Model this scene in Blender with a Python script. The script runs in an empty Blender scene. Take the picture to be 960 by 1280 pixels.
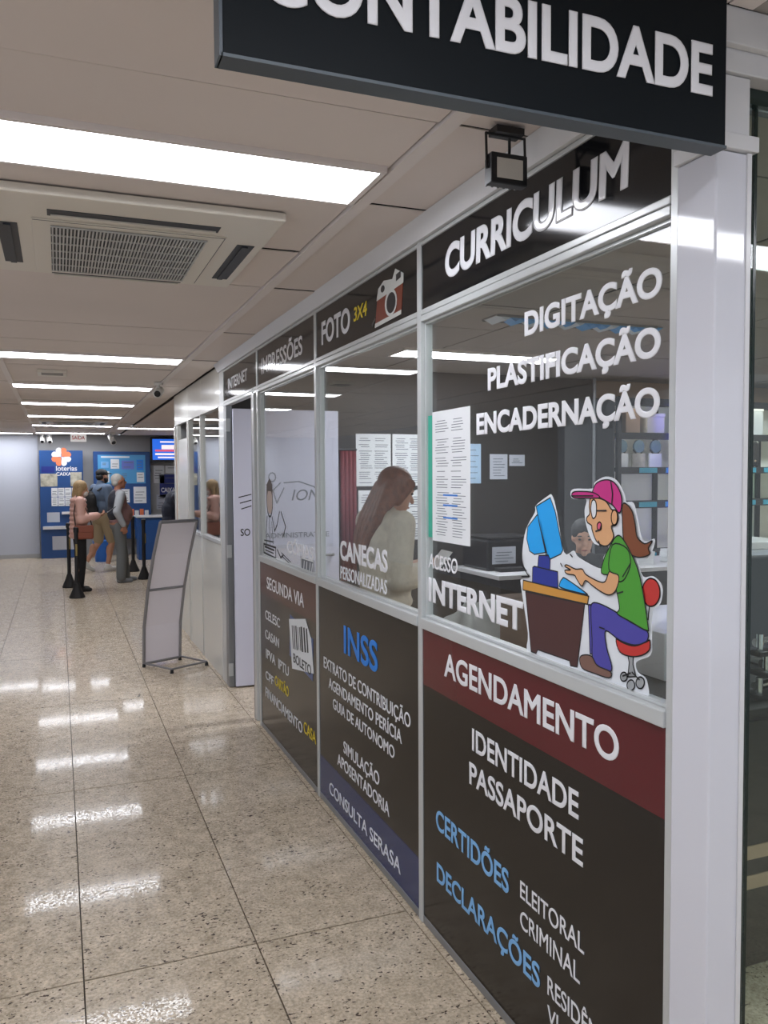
import bpy, bmesh, math, random
from mathutils import Vector, Matrix
random.seed(7)
S = bpy.context.scene
COL = bpy.data.collections.new('place')      # linked to the scene at the very end, which keeps text and body meshing quick
ROOT = S.collection
PI = math.pi

# ------------------------------------------------------------------ camera, world, exposure
H = 1.65
cam_data = bpy.data.cameras.new('camera')
cam_data.sensor_width = 36.0
cam_data.lens = 1024.478 / 1280.0 * 36.0
cam_data.clip_start = 0.02
cam = bpy.data.objects.new('camera', cam_data)
ROOT.objects.link(cam)
_yaw, _pit, _rol = 0.3782266, 0.0439173, 0.0050962
_f = Vector((math.sin(_yaw) * math.cos(_pit), math.cos(_yaw) * math.cos(_pit), -math.sin(_pit)))
_r = Vector((math.cos(_yaw), -math.sin(_yaw), 0))
_d = _f.cross(_r)
_r2 = math.cos(_rol) * _r + math.sin(_rol) * _d
_d2 = -math.sin(_rol) * _r + math.cos(_rol) * _d
cam.matrix_world = Matrix(((_r2.x, -_d2.x, -_f.x, 0), (_r2.y, -_d2.y, -_f.y, 0), (_r2.z, -_d2.z, -_f.z, H), (0, 0, 0, 1)))
S.camera = cam

world = bpy.data.worlds.new('world')
S.world = world
world.use_nodes = True
world.node_tree.nodes['Background'].inputs[0].default_value = (0.75, 0.8, 0.9, 1)
world.node_tree.nodes['Background'].inputs[1].default_value = 0.8
S.view_settings.view_transform = 'Standard'
S.view_settings.look = 'None'
S.view_settings.gamma = 1.0
S.view_settings.use_curve_mapping = False
S.view_settings.exposure = 0.0
LED = 18.0          # emission of the corridor LED panels
LED_SHOP = 38.0     # emission of the LED panels inside the shop

L = 1.217          # plane of the shopfront
ZC = 2.545         # ceiling height

# ------------------------------------------------------------------ materials
MATS = {}
def srgb(c):
    if isinstance(c, str):
        c = tuple(int(c[i:i + 2], 16) / 255 for i in (0, 2, 4))
    return tuple((v / 12.92 if v <= .04045 else ((v + .055) / 1.055) ** 2.4) for v in c)
def mat(name, col, rough=.5, metal=0, spec=.5, emit=None, var=0, vscale=8, bump=0, bscale=60, coat=0):
    if name in MATS: return MATS[name]
    m = bpy.data.materials.new(name); m.use_nodes = True
    nt = m.node_tree; b = nt.nodes['Principled BSDF']
    c = srgb(col) + (1,)
    b.inputs['Base Color'].default_value = c
    b.inputs['Roughness'].default_value = rough
    b.inputs['Metallic'].default_value = metal
    b.inputs['Specular IOR Level'].default_value = spec
    if coat: b.inputs['Coat Weight'].default_value = coat; b.inputs['Coat Roughness'].default_value = .08
    if emit:
        b.inputs['Emission Color'].default_value = srgb(emit[0]) + (1,)
        b.inputs['Emission Strength'].default_value = emit[1]
    if var or bump:
        g = nt.nodes.new('ShaderNodeNewGeometry')
    if var:
        n = nt.nodes.new('ShaderNodeTexNoise'); n.inputs['Scale'].default_value = vscale; n.inputs['Detail'].default_value = 5
        nt.links.new(g.outputs['Position'], n.inputs['Vector'])
        r = nt.nodes.new('ShaderNodeValToRGB')
        r.color_ramp.elements[0].position = .3; r.color_ramp.elements[1].position = .7
        r.color_ramp.elements[0].color = tuple(v * (1 - var) for v in c[:3]) + (1,)
        r.color_ramp.elements[1].color = tuple(min(1, v * (1 + var)) for v in c[:3]) + (1,)
        nt.links.new(n.outputs['Fac'], r.inputs['Fac']); nt.links.new(r.outputs['Color'], b.inputs['Base Color'])
    if bump:
        n2 = nt.nodes.new('ShaderNodeTexNoise'); n2.inputs['Scale'].default_value = bscale
        nt.links.new(g.outputs['Position'], n2.inputs['Vector'])
        bp = nt.nodes.new('ShaderNodeBump'); bp.inputs['Strength'].default_value = bump; bp.inputs['Distance'].default_value = .01
        nt.links.new(n2.outputs['Fac'], bp.inputs['Height']); nt.links.new(bp.outputs['Normal'], b.inputs['Normal'])
    MATS[name] = m
    return m

def glass_mat(name, tint, ior=1.5, rough=0.0, dirt=0.0):
    if name in MATS: return MATS[name]
    m = bpy.data.materials.new(name); m.use_nodes = True
    nt = m.node_tree; nt.nodes.remove(nt.nodes['Principled BSDF'])
    out = nt.nodes['Material Output']
    fr = nt.nodes.new('ShaderNodeFresnel')
    ge = nt.nodes.new('ShaderNodeNewGeometry'); mr = nt.nodes.new('ShaderNodeMapRange')      # same reflectance on both faces of the pane
    mr.inputs['To Min'].default_value = ior; mr.inputs['To Max'].default_value = 1 / ior
    nt.links.new(ge.outputs['Backfacing'], mr.inputs['Value']); nt.links.new(mr.outputs[0], fr.inputs['IOR'])
    tr = nt.nodes.new('ShaderNodeBsdfTransparent'); tr.inputs[0].default_value = tint + (1,)
    gl = nt.nodes.new('ShaderNodeBsdfGlossy'); gl.inputs['Roughness'].default_value = rough; gl.inputs[0].default_value = (1, 1, 1, 1)
    mx = nt.nodes.new('ShaderNodeMixShader')
    nt.links.new(fr.outputs[0], mx.inputs[0]); nt.links.new(tr.outputs[0], mx.inputs[1]); nt.links.new(gl.outputs[0], mx.inputs[2])
    last = mx
    if dirt:
        df = nt.nodes.new('ShaderNodeBsdfDiffuse'); df.inputs[0].default_value = (.7, .72, .74, 1)
        m2 = nt.nodes.new('ShaderNodeMixShader'); m2.inputs[0].default_value = dirt
        nt.links.new(mx.outputs[0], m2.inputs[1]); nt.links.new(df.outputs[0], m2.inputs[2]); last = m2
    nt.links.new(last.outputs[0], out.inputs['Surface'])
    MATS[name] = m
    return m

def granite_mat():
    m = bpy.data.materials.new('granite'); m.use_nodes = True
    nt = m.node_tree; b = nt.nodes['Principled BSDF']; N = nt.nodes.new; K = nt.links.new
    g = N('ShaderNodeNewGeometry'); oi = N('ShaderNodeObjectInfo')
    cb = N('ShaderNodeCombineXYZ'); mu = N('ShaderNodeMath'); mu.operation = 'MULTIPLY'; mu.inputs[1].default_value = 37
    K(oi.outputs['Random'], mu.inputs[0]); K(mu.outputs[0], cb.inputs[2])
    ad = N('ShaderNodeVectorMath'); ad.operation = 'ADD'; K(g.outputs['Position'], ad.inputs[0]); K(cb.outputs[0], ad.inputs[1])
    def noise(scale, detail=3, rough=.6):
        n = N('ShaderNodeTexNoise'); n.inputs['Scale'].default_value = scale; n.inputs['Detail'].default_value = detail
        n.inputs['Roughness'].default_value = rough
        K(ad.outputs[0], n.inputs['Vector']); return n
    base = noise(16, 4)
    r = N('ShaderNodeValToRGB'); e = r.color_ramp.elements
    e[0].position = .3; e[0].color = srgb('b3a590') + (1,); e[1].position = .72; e[1].color = srgb('d9cbb6') + (1,)
    K(base.outputs['Fac'], r.inputs['Fac'])
    fine = noise(85, 2)
    r2 = N('ShaderNodeValToRGB'); e = r2.color_ramp.elements
    e[0].position = .35; e[0].color = (.72, .70, .68, 1); e[1].position = .6; e[1].color = (1.04, 1.02, 1.0, 1)
    K(fine.outputs['Fac'], r2.inputs['Fac'])
    mx = N('ShaderNodeMix'); mx.data_type = 'RGBA'; mx.blend_type = 'MULTIPLY'; mx.inputs['Factor'].default_value = 1
    K(r.outputs['Color'], mx.inputs['A']); K(r2.outputs['Color'], mx.inputs['B'])
    # dark mica specks, stretched a little
    mp = N('ShaderNodeMapping'); mp.inputs['Scale'].default_value = (1.0, 1.5, 1); K(ad.outputs[0], mp.inputs['Vector'])
    sp = N('ShaderNodeTexNoise'); sp.inputs['Scale'].default_value = 58; sp.inputs['Detail'].default_value = 2; K(mp.outputs[0], sp.inputs['Vector'])
    cl = noise(7, 2)
    th = N('ShaderNodeMath'); th.operation = 'MULTIPLY_ADD'; th.inputs[1].default_value = .22; K(cl.outputs['Fac'], th.inputs[0]); K(sp.outputs['Fac'], th.inputs[2])
    r3 = N('ShaderNodeValToRGB'); e = r3.color_ramp.elements
    e[0].position = .745; e[0].color = (0, 0, 0, 1); e[1].position = .785; e[1].color = (1, 1, 1, 1)
    K(th.outputs[0], r3.inputs['Fac'])
    mx2 = N('ShaderNodeMix'); mx2.data_type = 'RGBA'
    K(r3.outputs['Color'], mx2.inputs['Factor']); K(mx.outputs['Result'], mx2.inputs['A']); mx2.inputs['B'].default_value = srgb('4a3d35') + (1,)
    K(mx2.outputs['Result'], b.inputs['Base Color'])
    # worn polish: some grains still mirror, the others are dull
    pol = noise(140, 2)
    rr = N('ShaderNodeMapRange'); rr.inputs['From Min'].default_value = .46; rr.inputs['From Max'].default_value = .56
    rr.inputs['To Min'].default_value = .06; rr.inputs['To Max'].default_value = .42
    K(pol.outputs['Fac'], rr.inputs['Value']); K(rr.outputs[0], b.inputs['Roughness'])
    b.inputs['Specular IOR Level'].default_value = .2
    MATS['granite'] = m
    return m

M = {}
M['granite'] = granite_mat()
M['grout'] = mat('grout', '4e463c', .8)
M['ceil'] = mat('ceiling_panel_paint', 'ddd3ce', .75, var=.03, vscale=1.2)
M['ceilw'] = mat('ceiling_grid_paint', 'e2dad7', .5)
M['ceil_shop'] = mat('shop_ceiling_paint', 'a39e9a', .75, var=.03, vscale=1.2)  # darker copy of the panel colour; dims the ceiling under the boosted lamps
M['dark_void'] = mat('ceiling_void', '242220', .9)
M['alu'] = mat('white_aluminium', 'c3c6c6', .3, metal=.15, spec=.5, coat=.3)
M['alu_dark'] = mat('grey_aluminium', '8b8d90', .35, metal=.5)
M['white'] = mat('white_paint', 'd6d6d8', .35, coat=.2)
M['pillar'] = mat('white_gloss_laminate', 'd3d4dc', .06, spec=.5)
M['panel_white'] = mat('white_partition_panel', 'd0d0ca', .25, coat=.3)
M['wall'] = mat('grey_wall_paint', 'a9a9a9', .7, var=.02, vscale=1)
M['wall_pale'] = mat('pale_grey_panel', 'bcc0ca', .45)
M['black_panel'] = mat('black_vinyl', '1e1b19', .16, spec=.45, var=.12, vscale=3)
M['black_header'] = mat('black_header_vinyl', '131417', .09, spec=.4)
M['red_vinyl'] = mat('dark_red_vinyl', '5a1c22', .18, spec=.5)
M['brown_vinyl'] = mat('brown_red_vinyl', '54302a', .18, spec=.5)
M['blue_vinyl'] = mat('navy_vinyl', '1f3160', .18, spec=.5)
M['lw'] = mat('white_vinyl_lettering', 'e6e6ea', .45)
M['lwg'] = mat('white_gloss_vinyl_lettering', 'e0e0e4', .09, spec=.5)
M['lb'] = mat('light_blue_vinyl_lettering', '7db4e6', .45)
M['lblue'] = mat('blue_vinyl_lettering', '1f80e0', .45)
M['ly'] = mat('yellow_vinyl_lettering', 'e0c62c', .45)
M['lk'] = mat('black_print', '1b1b1d', .5)
M['lg'] = mat('grey_print', '6a6f76', .6)
M['glass'] = glass_mat('window_glass', (.97, .985, .98), 1.42, dirt=.006)
M['glass_r'] = glass_mat('green_glass', (.90, .96, .93), 1.42, dirt=.008)
M['glass_edge'] = mat('green_glass_edge', '1c2b27', .2)
M['sign'] = mat('dark_sign_board', '12171b', .5, spec=.12, var=.06, vscale=4)
M['sign_edge'] = mat('sign_edge_grey', '49525a', .45)
M['black'] = mat('black_plastic', '17171a', .4)
M['blackm'] = mat('matte_black', '1c1b1b', .7)
M['grey'] = mat('grey_plastic', '8a8c90', .45)
M['paper'] = mat('white_paper', 'e2e4e6', .7)
M['blue_board'] = mat('blue_board', '1f4a84', .4)
M['blue_light'] = mat('light_blue_print', '4f9bd0', .4)
M['white_gloss'] = mat('white_gloss_plastic', 'd9d7d2', .3)
M['shop_dark'] = mat('charcoal_shop_wall', '2f2c2a', .55, var=.08, vscale=2)
M['beige'] = mat('beige_wall', 'b79b82', .7)
M['door'] = mat('white_door_laminate', 'd2d2e2', .35)
M['frame_grey'] = mat('brushed_aluminium_frame', '8d8b8e', .35, metal=.6)
M['stand_panel'] = mat('grey_poster_sheet', 'ece6ee', .5)
M['chrome'] = mat('chrome', 'd8d8d8', .12, metal=1)

def smooth_loop(pts, n=4):
    out = []; k = len(pts)
    for i in range(k):
        a, b, c, d = (Vector(pts[(i + j - 1) % k]) for j in range(4))
        for q in range(n):
            t = q / n
            out.append(tuple(.5 * ((2 * b) + (c - a) * t + (2 * a - 5 * b + 4 * c - d) * t * t + (3 * b - a - 3 * c + d) * t ** 3)))
    return out

# ------------------------------------------------------------------ mesh helpers
def new_bm(): return bmesh.new()
def bx(bm, x0, x1, y0, y1, z0, z1, bev=0):
    r = bmesh.ops.create_cube(bm, size=1)
    vs = r['verts']
    for v in vs:
        v.co = Vector(((x0 + x1) / 2 + v.co.x * (x1 - x0), (y0 + y1) / 2 + v.co.y * (y1 - y0), (z0 + z1) / 2 + v.co.z * (z1 - z0)))
    if bev:
        es = list({e for v in vs for e in v.link_edges})
        bmesh.ops.bevel(bm, geom=es, offset=bev, segments=2, profile=.5, affect='EDGES')
    return bm
def cyl(bm, p0, p1, r0, r1=None, seg=12, caps=True):
    if r1 is None: r1 = r0
    p0 = Vector(p0); p1 = Vector(p1); d = p1 - p0
    rot = Vector((0, 0, 1)).rotation_difference(d.normalized()).to_matrix().to_4x4()
    bmesh.ops.create_cone(bm, cap_ends=caps, segments=seg, radius1=r0, radius2=r1, depth=d.length,
                          matrix=Matrix.Translation((p0 + p1) / 2) @ rot)
    return bm
def sph(bm, c, r, rot=None, u=16, v=10):
    if not hasattr(r, '__len__'): r = (r, r, r)
    mtx = Matrix.Translation(Vector(c))
    if rot: mtx = mtx @ rot
    mtx = mtx @ Matrix.Diagonal((r[0], r[1], r[2], 1))
    bmesh.ops.create_uvsphere(bm, u_segments=u, v_segments=v, radius=1, matrix=mtx)
    return bm
def tube(bm, pts, r, seg=8):
    for a, b in zip(pts[:-1], pts[1:]): cyl(bm, a, b, r, r, seg)
    for p in pts[1:-1]: sph(bm, p, r, u=seg, v=6)
    return bm
def prism(bm, pts, n):
    """pts: planar outline (3D), extruded by vector n"""
    vs = [bm.verts.new(Vector(p)) for p in pts]
    f = bm.faces.new(vs)
    r = bmesh.ops.extrude_face_region(bm, geom=[f])
    for v in r['geom']:
        if isinstance(v, bmesh.types.BMVert): v.co += Vector(n)
    bmesh.ops.triangulate(bm, faces=[g for g in bm.faces if len(g.verts) > 4])
    bmesh.ops.recalc_face_normals(bm, faces=bm.faces[:])
    return bm
def lathe(bm, prof, c=(0, 0, 0), seg=20):
    rings = []
    for r, z in prof:
        rings.append([bm.verts.new((c[0] + r * math.cos(2 * PI * i / seg), c[1] + r * math.sin(2 * PI * i / seg), c[2] + z)) for i in range(seg)])
    for a, b in zip(rings[:-1], rings[1:]):
        for i in range(seg):
            bm.faces.new((a[i], a[(i + 1) % seg], b[(i + 1) % seg], b[i]))
    bm.faces.new(rings[0][::-1]); bm.faces.new(rings[-1])
    return bm

WINV = {}
def link(name, me, m, parent=None, world=True, smooth=False):
    o = bpy.data.objects.new(name, me); COL.objects.link(o)
    if m is not None and not me.materials: me.materials.append(m)
    if smooth:
        for p in me.polygons: p.use_smooth = True
    if parent is not None:
        o.parent = parent
        if world and parent.name in WINV: o.matrix_parent_inverse = WINV[parent.name]
    return o
def obj(name, bm, m, parent=None, world=True, smooth=False):
    me = bpy.data.meshes.new(name); bm.to_mesh(me); bm.free()
    return link(name, me, m, parent, world, smooth)
def tag(o, label, cat, group=None):
    o['label'] = label; o['category'] = cat
    if group: o['group'] = group
    return o
def struct(o, label=None):
    o['kind'] = 'structure'
    if label: o['label'] = label
    return o
def thing(name, label, cat, loc=(0, 0, 0), rz=0, group=None):
    o = bpy.data.objects.new(name, None); COL.objects.link(o)
    o.empty_display_size = .1
    o.location = loc; o.rotation_euler = (0, 0, rz)
    WINV[o.name] = (Matrix.Translation(Vector(loc)) @ Matrix.Rotation(rz, 4, 'Z')).inverted()
    if label: tag(o, label, cat, group)
    return o
def box(name, x0, x1, y0, y1, z0, z1, m, parent=None, bev=0, **k):
    return obj(name, bx(new_bm(), x0, x1, y0, y1, z0, z1, bev), m, parent, **k)
def copy_tree(o, parent=None):
    c = o.copy(); COL.objects.link(c)
    if parent is not None: c.parent = parent
    for ch in list(o.children): copy_tree(ch, c)
    return c

# text: on a wall facing -X ('x') text runs towards -Y; on a wall facing -Y ('y') it runs towards +X
def text_one(body, a0, a1, z, h, m, parent, plane='x', at=L, w=.02, shear=0, name='lettering', th=.0012, space=1.0):
    cu = bpy.data.curves.new('t', 'FONT'); cu.body = body; cu.bevel_depth = w; cu.bevel_resolution = 0; cu.shear = shear; cu.extrude = .3
    cu.resolution_u = 6; cu.space_character = space
    to = bpy.data.objects.new('t', cu); ROOT.objects.link(to)
    dg = bpy.context.evaluated_depsgraph_get(); dg.update()
    me = bpy.data.meshes.new_from_object(to.evaluated_get(dg), depsgraph=dg)
    bpy.data.objects.remove(to); bpy.data.curves.remove(cu)
    xs = [v.co.x for v in me.vertices]; x0, x1 = min(xs), max(xs)
    sx = abs(a1 - a0) / (x1 - x0); sy = h / (.682 + 2 * w)
    for v in me.vertices:
        u = (v.co.x - x0) * sx; q = (v.co.y + w) * sy; t = v.co.z / (.3 + w) * th / 2
        if plane == 'x': v.co = Vector((at - th / 2 - t, a0 - u, z + q))
        else: v.co = Vector((a0 + u, at - th / 2 - t, z + q))
    me.materials.clear()
    me.name = name
    return link(name, me, m, parent)

def text_width(body, w, shear, space):
    cu = bpy.data.curves.new('t', 'FONT'); cu.body = body; cu.bevel_depth = w; cu.bevel_resolution = 0; cu.extrude = .3; cu.shear = shear; cu.space_character = space
    to = bpy.data.objects.new('t', cu); ROOT.objects.link(to)
    dg = bpy.context.evaluated_depsgraph_get(); dg.update()
    me = bpy.data.meshes.new_from_object(to.evaluated_get(dg), depsgraph=dg)
    xs = [v.co.x for v in me.vertices]
    bpy.data.objects.remove(to); bpy.data.curves.remove(cu); bpy.data.meshes.remove(me)
    return min(xs), max(xs)
def text(body, a0, a1, z, h, m, parent, **k):
    """each word becomes a piece of its own"""
    words = body.split()
    if len(words) == 1: return text_one(body, a0, a1, z, h, m, parent, **k)
    p = (k.get('w', .02), k.get('shear', 0), k.get('space', 1.0))
    x0, x1 = text_width(body, *p); pos = 0
    for wd in words:
        i = body.index(wd, pos); pos = i + len(wd)
        e = text_width(body[:pos], *p)[1]; q0, q1 = text_width(wd, *p); st_ = e - (q1 - q0)
        f = lambda x: a0 + (a1 - a0) * (x - x0) / (x1 - x0)
        o = text_one(wd, f(st_), f(e), z, h, m, parent, **k)
    return o

def flat(name, pts, m, parent, plane='x', at=L, th=.001, world=True):
    """a flat sticker / print piece; pts = (a, z) on the plane"""
    if plane == 'x': P = [(at, a, z) for a, z in pts]; n = (-th, 0, 0)
    else: P = [(a, at, z) for a, z in pts]; n = (0, -th, 0)
    return obj(name, prism(new_bm(), P, n), m, parent, world)
def ribbon_bm(bm, pts, w, plane, at, th=.0006, closed=False):
    pts = [Vector(p) for p in pts]
    if closed: pts = pts + [pts[0]]
    for a, b in zip(pts[:-1], pts[1:]):
        d = b - a
        if d.length < 1e-6: continue
        d.normalize(); n = Vector((-d.y, d.x)) * w / 2; e = d * w * .35
        q = [a - e + n, a - e - n, b + e - n, b + e + n]
        if plane == 'x': P = [(at, p.x, p.y) for p in q]; nn = (-th, 0, 0)
        else: P = [(p.x, at, p.y) for p in q]; nn = (0, -th, 0)
        vs = [bm.verts.new(p) for p in P]; vt = [bm.verts.new(Vector(p) + Vector(nn)) for p in P]
        bm.faces.new(vt); bm.faces.new(vs[::-1])
        for i in range(4): bm.faces.new((vs[i], vs[(i + 1) % 4], vt[(i + 1) % 4], vt[i]))
    return bm
def print_lines(parent, a0, a1, z0, z1, rows, plane, at, m=None, seed=1, cols=2, th=.0005, t=.003):
    """small printed text lines on a sheet, too small to read"""
    rnd = random.Random(seed); bm = new_bm(); cw = (a1 - a0) / cols; s = 1 if a1 > a0 else -1
    for i in range(rows):
        if rnd.random() < .14: continue
        z = z1 - (i + .5) * (z1 - z0) / rows
        for c in range(cols):
            b0 = a0 + cw * c + cw * rnd.uniform(.04, .2); b1 = a0 + cw * (c + 1) - cw * rnd.uniform(.05, .4)
            ribbon_bm(bm, [(b0, z), (b1, z)], t, plane, at, th)
    o = obj('printed_lines', bm, m or M['lg'], parent); o['kind'] = 'stuff'; return o

# ------------------------------------------------------------------ floor: one slab, polished granite tiles on it
floor = struct(box('floor', -3.5, 7.8, -3.2, 18.6, -.12, -.012, M['grout']), 'polished beige granite tile floor')
TX, TY = .575, .5867
# cross joints: every third is wider
for j in range(-9, 27):
    y = 2.80 + TY * j + TY / 2
    gy0 = .0034 if j % 3 == 0 else .0008; gy1 = .0034 if (j + 1) % 3 == 0 else .0008
    key = 'tile_%g_%g' % (gy0, gy1)
    me = bpy.data.meshes.get(key)
    if me is None:
        me = bpy.data.meshes.new(key); bm = bx(new_bm(), -TX / 2 + .0024, TX / 2 - .0024, -TY / 2 + gy0, TY / 2 - gy1, -.012, 0); bm.to_mesh(me); bm.free(); me.materials.append(M['granite'])
    for i in range(-5, 2):
        x = .045 + TX * i + TX / 2
        if y > 18.4: continue
        if x < -1.2 and y < 6: continue
        o = link('floor_tile', me, None, floor); o.location = (x, y, random.uniform(-.0004, 0))
bm = new_bm()
bx(bm, 1.1974, 7.8, -3.2, 18.6, -.012, -.0008); bx(bm, -3.5, -2.8325, -3.2, 18.6, -.012, -.0008)
bx(bm, -2.83, -1.107, -3.2, 5.7, -.012, -.0008)
o = obj('floor_tile_field', bm, M['granite'], floor); o['kind'] = 'stuff'

# ------------------------------------------------------------------ ceiling
ceiling = struct(box('ceiling', -3.5, 7.8, -3.2, 18.6, ZC + .03, ZC + .12, M['dark_void']), 'suspended ceiling of pale rectangular panels')
def panel_mesh(name, w, d):
    me = bpy.data.meshes.new(name); bm = bx(new_bm(), -w / 2, w / 2, -d / 2, d / 2, 0, .003); bm.to_mesh(me); bm.free(); me.materials.append(M['ceil']); return me
PY = .6445
cols = [(-3.5, -2.39), (-2.36, -1.72), (-1.69, -.405), (-.365, .915), (.965, 1.203)]
for ci, (x0, x1) in enumerate(cols):
    me = panel_mesh('ceiling_panel_%d' % ci, x1 - x0 - .004, PY - .012)
    for j in range(-7, 26):
        y = 1.915 + PY * (j + .5)
        if y > 18.4: continue
        o = link('ceiling_panel', me, None, ceiling)
        sag = random.uniform(0, .005)
        o.location = ((x0 + x1) / 2, y, ZC + .002 - sag); o.rotation_euler = (random.uniform(-.004, .004), random.uniform(-.002, .002), 0)
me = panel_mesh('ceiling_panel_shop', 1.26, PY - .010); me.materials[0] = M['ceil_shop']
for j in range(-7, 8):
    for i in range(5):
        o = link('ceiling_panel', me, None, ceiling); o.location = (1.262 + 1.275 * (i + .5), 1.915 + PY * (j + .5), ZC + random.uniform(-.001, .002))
o = obj('ceiling_panel_field', bx(new_bm(), 1.262, 7.7, 7.1, 18.6, ZC, ZC + .012), M['ceil'], ceiling)
for x in (-2.375, -1.705, -.385, .94):
    w = .022 if x > -.5 else .013
    box('grid_runner', x - w, x + w, -3.2, 18.6, ZC - .012, ZC + .02, M['ceilw'], ceiling)

box('grid_runner', 1.2035, 1.2615, -3.2, 1.24, ZC - .003, ZC + .02, M['ceilw'], ceiling)

# ------------------------------------------------------------------ room walls
wb = struct(box('wall_back', -3.5, 7.8, 18.35, 18.5, 0, ZC, M['wall']), 'grey back wall of the corridor')
struct(box('wall_left', -3.6, -3.5, 9.0, 18.5, 0, ZC, M['wall_pale']), 'pale wall on the left of the corridor')
struct(box('wall_far_right', 7.7, 7.8, -3.2, 18.35, 0, ZC, M['beige']), 'beige wall at the far side of the shop')
struct(box('wall_back_panel', -3.5, -.375, 18.335, 18.349, .0, ZC, M['wall_pale']), 'smooth pale grey panel left of the blue notice boards')
we = struct(box('wall_shop_end', 1.262, 4.72, 6.47, 6.56, 0, ZC, M['shop_dark']), 'charcoal end wall inside the shop')
struct(box('wall_shop_beige', 4.72, 7.7, 6.52, 6.62, 0, ZC, M['beige']), 'beige wall above the shop shelving')
bm = new_bm(); bx(bm, -3.5, -.375, 18.32, 18.335, 0, .08)
struct(obj('baseboard_back', bm, M['wall']))

# ------------------------------------------------------------------ shopfront frame (wall_right)
wr = thing('wall_right', None, None, (L, 1.395, 0)); struct(wr, 'white aluminium framed glass and panel shopfront')
def member(name, y0, y1, z0, z1, x0=L, x1=L + .045, m=None, bev=.003):
    return box(name, x0, x1, y0, y1, z0, z1, m or M['alu'], wr, bev)
def mull(yc, w=.034, z0=.0, z1=2.5):
    member('mullion', yc - w / 2, yc + w / 2, z0, z1)
mull(2.716); mull(4.0); mull(5.30, .036)
member('mullion', 1.382, 1.412, 0, 2.545)
member('mullion', 5.40, 5.455, 0, 2.24, m=M['alu'])
member('door_jamb', 5.457, 5.49, 0, 2.20, x0=L + .002, m=M['alu_dark'])
member('door_jamb', 6.36, 6.46, 0, 2.20, x0=L, m=M['alu_dark'])
member('mullion', 6.46, 6.63, 0, 2.545, m=M['alu'])
segs = [(1.412, 2.699), (2.733, 3.983), (4.017, 5.282)]
for y0, y1 in segs:
    member('sill_rail', y0, y1, 1.098, 1.136, x0=L - .006)
    member('base_rail', y0, y1, 0, .03, x0=L + .003, m=M['alu_dark'])
for y0, y1 in segs + [(5.318, 6.46)]:
    member('head_rail', y0, y1, 2.2, 2.222); member('head_rail', y0, y1, 2.223, 2.242)
    member('top_rail', y0, y1, 2.468, 2.482)
# white cornice between header and ceiling
bm = new_bm(); prism(bm, [(L - .012, 1.29, 2.484), (L + .05, 1.29, 2.484), (L + .05, 1.29, ZC - .001), (L - .045, 1.29, ZC - .001)], (0, 5.34, 0))
struct(obj('trim_1', bm, M['white']), 'white cornice strip along the top of the shopfront')

# windows ------------------------------------------------------------
def window(n, y0, y1, label):
    w = thing('window_%d' % n, None, None, (L + .03, (y0 + y1) / 2, 1.136)); struct(w, label)
    b = .008
    for a0, a1, c0, c1 in ((y0, y0 + b, 1.137, 2.199), (y1 - b, y1, 1.137, 2.199), (y0 + b, y1 - b, 1.137, 1.137 + b), (y0 + b, y1 - b, 2.199 - b, 2.199)):
        box('glazing_bead', L + .016, L + .042, a0, a1, c0, c1, M['alu'], w)
    g = box('pane', L + .026, L + .032, y0 + b, y1 - b, 1.137 + b, 2.199 - b, M['glass'], w)
    return w, g
w1, g1 = window(1, 1.413, 2.698, 'nearest shop window lettered DIGITAÇÃO PLASTIFICAÇÃO ENCADERNAÇÃO')
w2, g2 = window(2, 2.734, 3.982, 'shop window lettered CANECAS PERSONALIZADAS')
w3, g3 = window(3, 4.018, 5.281, 'shop window lettered CÓPIAS next to the open door')
GX = L + .0258
# layout template of the lettering and stickers -> coordinates (y, z) on the pane, in metres
def gl(y, z): return y * 1.0212, z * 1.0212 - .0350
def gtext(body, yl, yr, z, h, m, g, **kw):
    a, zz = gl(yl, z); b, _ = gl(yr, z)
    return text(body, a, b, zz, h * 1.0212, m, g, at=GX, **kw)
gtext('DIGITAÇÃO', 1.994, 1.434, 2.036, .066, M['lw'], g1, w=.038)
gtext('PLASTIFICAÇÃO', 2.204, 1.437, 1.906, .067, M['lw'], g1, w=.038)
gtext('ENCADERNAÇÃO', 2.276, 1.438, 1.776, .066, M['lw'], g1, w=.038)
gtext('ACESSO', 2.635, 2.409, 1.325, .050, M['lw'], g1, w=.008, shear=.1)
gtext('INTERNET', 2.636, 1.999, 1.205, .086, M['lw'], g1, w=.042)
gtext('CANECAS', 3.618, 3.026, 1.262, .090, M['lw'], g2, w=.036)
gtext('PERSONALIZADAS', 3.616, 3.035, 1.174, .058, M['lw'], g2, w=.006, shear=.05)
gtext('CÓPIAS', 4.574, 4.049, 1.213, .070, M['lw'], g3, w=.02)

# signs in the frame -------------------------------------------------
def sign_panel(name, y0, y1, z0, z1, m, label, cat='sign'):
    t = thing(name, label, cat, (L + .01, (y0 + y1) / 2, z0))
    p = box('board', L + .005, L + .02, y0 + .001, y1 - .001, z0 + .001, z1 - .001, m, t)
    return t, p
FX = L + .0045
hd1, _ = sign_panel('header_sign', 1.412, 2.699, 2.242, 2.468, M['black_header'], 'black header sign with white CURRICULUM lettering above nearest window')
hd2, _ = sign_panel('header_sign', 2.733, 3.983, 2.242, 2.468, M['black_header'], 'black header sign reading FOTO 3X4 with a camera picture')
hd3, _ = sign_panel('header_sign', 4.017, 5.282, 2.242, 2.468, M['black_header'], 'black header sign reading IMPRESSÕES, partly washed out by glare')
hd4, _ = sign_panel('header_sign', 5.318, 6.46, 2.242, 2.468, M['black_header'], 'black header sign reading INTERNET above the open door')
text('CURRICULUM', 2.507, 1.552, 2.305, .110, M['lwg'], hd1, at=FX, w=.042, shear=.04)
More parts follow.
